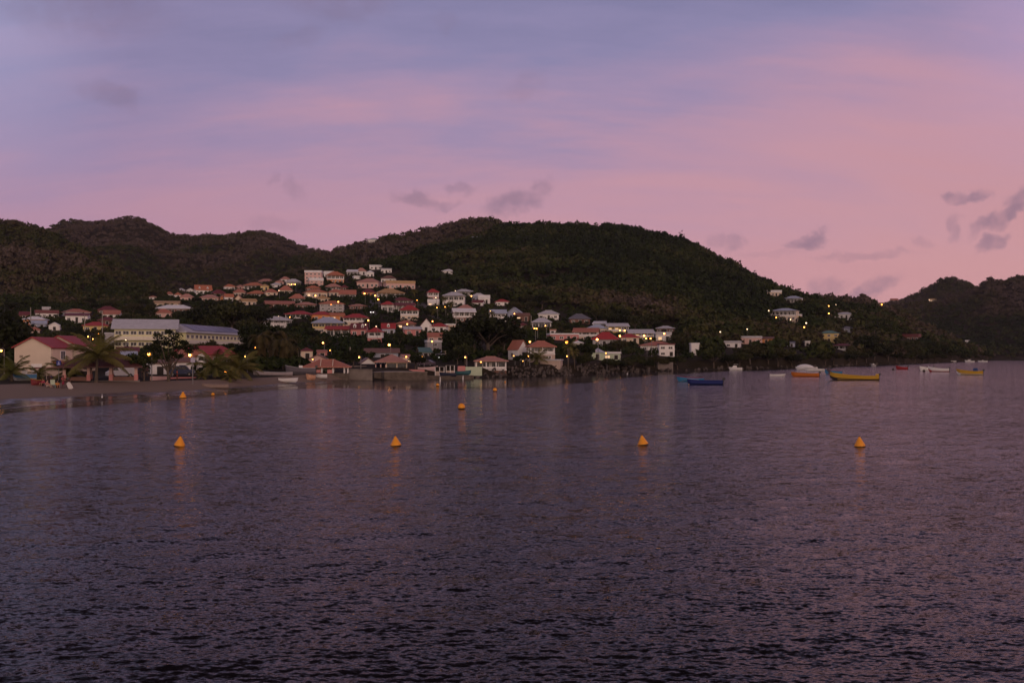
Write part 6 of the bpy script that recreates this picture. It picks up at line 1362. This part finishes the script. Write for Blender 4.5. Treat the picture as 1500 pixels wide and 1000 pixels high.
def scatter():
    r = np.random.default_rng(8); PXs=[]; Ds=[]; Zs=[]; Ss=[]
    for si, (s, dens, dmin, dmax) in enumerate(((SHEETS[0],1/24,0,1100),(SHEETS[1],1/30,820,1330),(SHEETS[2],1/36,760,1640),(SHEETS[3],1/26,560,960),(SHEETS[4],1/34,1105,1520),(SHEETS[5],1/40,1460,1920))):
        p0, p1 = max(s.px0,-60), min(s.px1,1560); area = (p1-p0)/F*(dmax**2-dmin**2)/2; n = int(area*dens)
        px = r.uniform(p0,p1,n); D = np.sqrt(r.uniform(dmin**2,dmax**2,n)); z = s.z(px,D)
        ok = z > .6
        if si == 0: ok &= D > shoreD(px)+np.where(px > 1000, 9, np.where(px < 210, 64, 28))
        zz = np.full(n,-50.)
        for q in SHEETS: zz = np.maximum(zz, np.where((px>=q.px0)&(px<=q.px1), q.z(px,D), -50))
        ok &= z >= zz-.5
        px, D, z = px[ok], D[ok], z[ok]; hm = HMAX[np.clip(((px-HPX[0])/4).round().astype(int),0,len(HPX)-1), np.clip(np.searchsorted(HD, D-22)-1,0,len(HD)-1)]
        ok = (z+9-EYE)/D > hm; PXs.append(px[ok]); Ds.append(D[ok]); Zs.append(z[ok]); Ss.append(np.full(ok.sum(), si))
    px, D, z, si = map(np.concatenate, (PXs,Ds,Zs,Ss)); py = HOR-(z-EYE)/D*F
    intown = np.array([s_ == 0 and inpoly(a, b) for a, b, s_ in zip(px, py, si)])
    X = (px-750)/F*D; n = len(px); h = np.clip(4.8*np.exp(r.normal(size=n)*.20),2.6,7.2)*np.choose(si,[1.05,.9,.85,.92,.85,.9]); tall = (r.random(n)<.035)&(si<1); h *= np.where(tall,1.4,1)
    h = np.where(intown, r.uniform(1.2,2.6,n), h); rad = h*r.uniform(.52,.76,n)*np.where(intown,1.25,1)*np.where(tall,.55,1)
    keep = np.ones(n,bool)
    for i in np.nonzero(D < 1000)[0]:
        if intown[i] or D[i] < 760 or 1280 < px[i] < 1420: keep[i] = not blocked(px[i], D[i], h[i], rad[i]*.8, .10 if intown[i] else .12, z[i])
    for i in np.nonzero(D >= 1000)[0]:
        keep[i] = not blocked(px[i], D[i], h[i], rad[i]*.7, .2, z[i])
    t1 = fbm(X/70, D/70, 31, 3); t2 = fbm(X/230, D/230, 77, 2)
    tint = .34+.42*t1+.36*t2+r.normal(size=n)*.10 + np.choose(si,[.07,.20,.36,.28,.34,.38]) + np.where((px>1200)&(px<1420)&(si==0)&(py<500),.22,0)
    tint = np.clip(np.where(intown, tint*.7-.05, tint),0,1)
    f = keep & ~intown; g = keep & intown
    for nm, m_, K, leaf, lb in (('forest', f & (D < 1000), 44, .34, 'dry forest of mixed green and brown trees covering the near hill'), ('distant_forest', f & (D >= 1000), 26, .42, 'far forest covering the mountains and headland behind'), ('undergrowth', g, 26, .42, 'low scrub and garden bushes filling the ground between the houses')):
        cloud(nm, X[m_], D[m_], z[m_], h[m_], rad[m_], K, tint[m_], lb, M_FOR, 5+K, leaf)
    print('forest', f.sum(), g.sum(), 'town trees', ntree, 'shore', nshore)
scatter()
# ------------------------------------------------------------------ rock armour and shore boulders
def boulder_me(seed):
    r = np.random.default_rng(seed); b = MB(); b.lathe([(.02,-.55),(.62,-.42),(.98,-.05),(.85,.34),(.45,.6),(.02,.68)], 9)
    V = np.array(b.v); V *= 1+.22*r.normal(size=(len(V),1)); V *= np.array([1.0, .85, .75]); b.v = [tuple(v) for v in V]
    o = b.build('boulder', mat('shore_rock', (.095,.08,.072), .95, .5, .8)); me = o.data; bpy.data.objects.remove(o); return me
BME = [boulder_me(i) for i in range(6)]
def boulder(px, D, z, s, label, group):
    o = link('boulder', rt.choice(BME)); o.location = P(px, D, z); o.rotation_euler = (rt.uniform(0,6), rt.uniform(0,6), rt.uniform(0,6)); o.scale = (s*rt.uniform(.8,1.25), s, s*rt.uniform(.8,1.1)); tag(o, label, 'boulder', group)
for i in range(400):
    px = rt.uniform(688, 930); u = rt.random(); dens = 1 if px > 735 else .4
    if rt.random() > dens or len([1 for o in bpy.data.objects if o.name.startswith('boulder')]) > 205: continue
    Dd = float(shoreD(px)); D = Dd-1.5+u*9; z = max(-.1, u*(2.6 if 740 < px < 880 else 2.0)*rt.uniform(.8,1.05))
    boulder(px, D, z, rt.uniform(.26,.52)*(1.15 if u < .3 else 1), 'grey boulder in the rock armour along the village shore', 'boulders of the rock armour')
for i in range(90):
    px = rt.uniform(930, 1440); D = float(shoreD(px))+rt.uniform(-1,3); boulder(px, D, rt.uniform(-.1,.6), rt.uniform(.35,.95), 'dark boulder at the waterline of the wooded point', 'boulders of the wooded point')

# ------------------------------------------------------------------ evening air: one thin even haze over the bay
def haze():
    b = MB(); b.box(-3200, 3400, -60, 2400, -4.5, 420); m = bpy.data.materials.new('evening_haze'); m.use_nodes = True; t = m.node_tree; t.nodes.clear()
    o = t.nodes.new('ShaderNodeOutputMaterial'); v = t.nodes.new('ShaderNodeVolumePrincipled'); v.inputs['Color'].default_value = (.78,.72,.82,1); v.inputs['Density'].default_value = HAZE; v.inputs['Anisotropy'].default_value = .2
    t.links.new(v.outputs[0], o.inputs['Volume']); tag(b.build('haze', m), 'thin mauve evening haze over the bay', kind='stuff')
HAZE = .00004
haze()
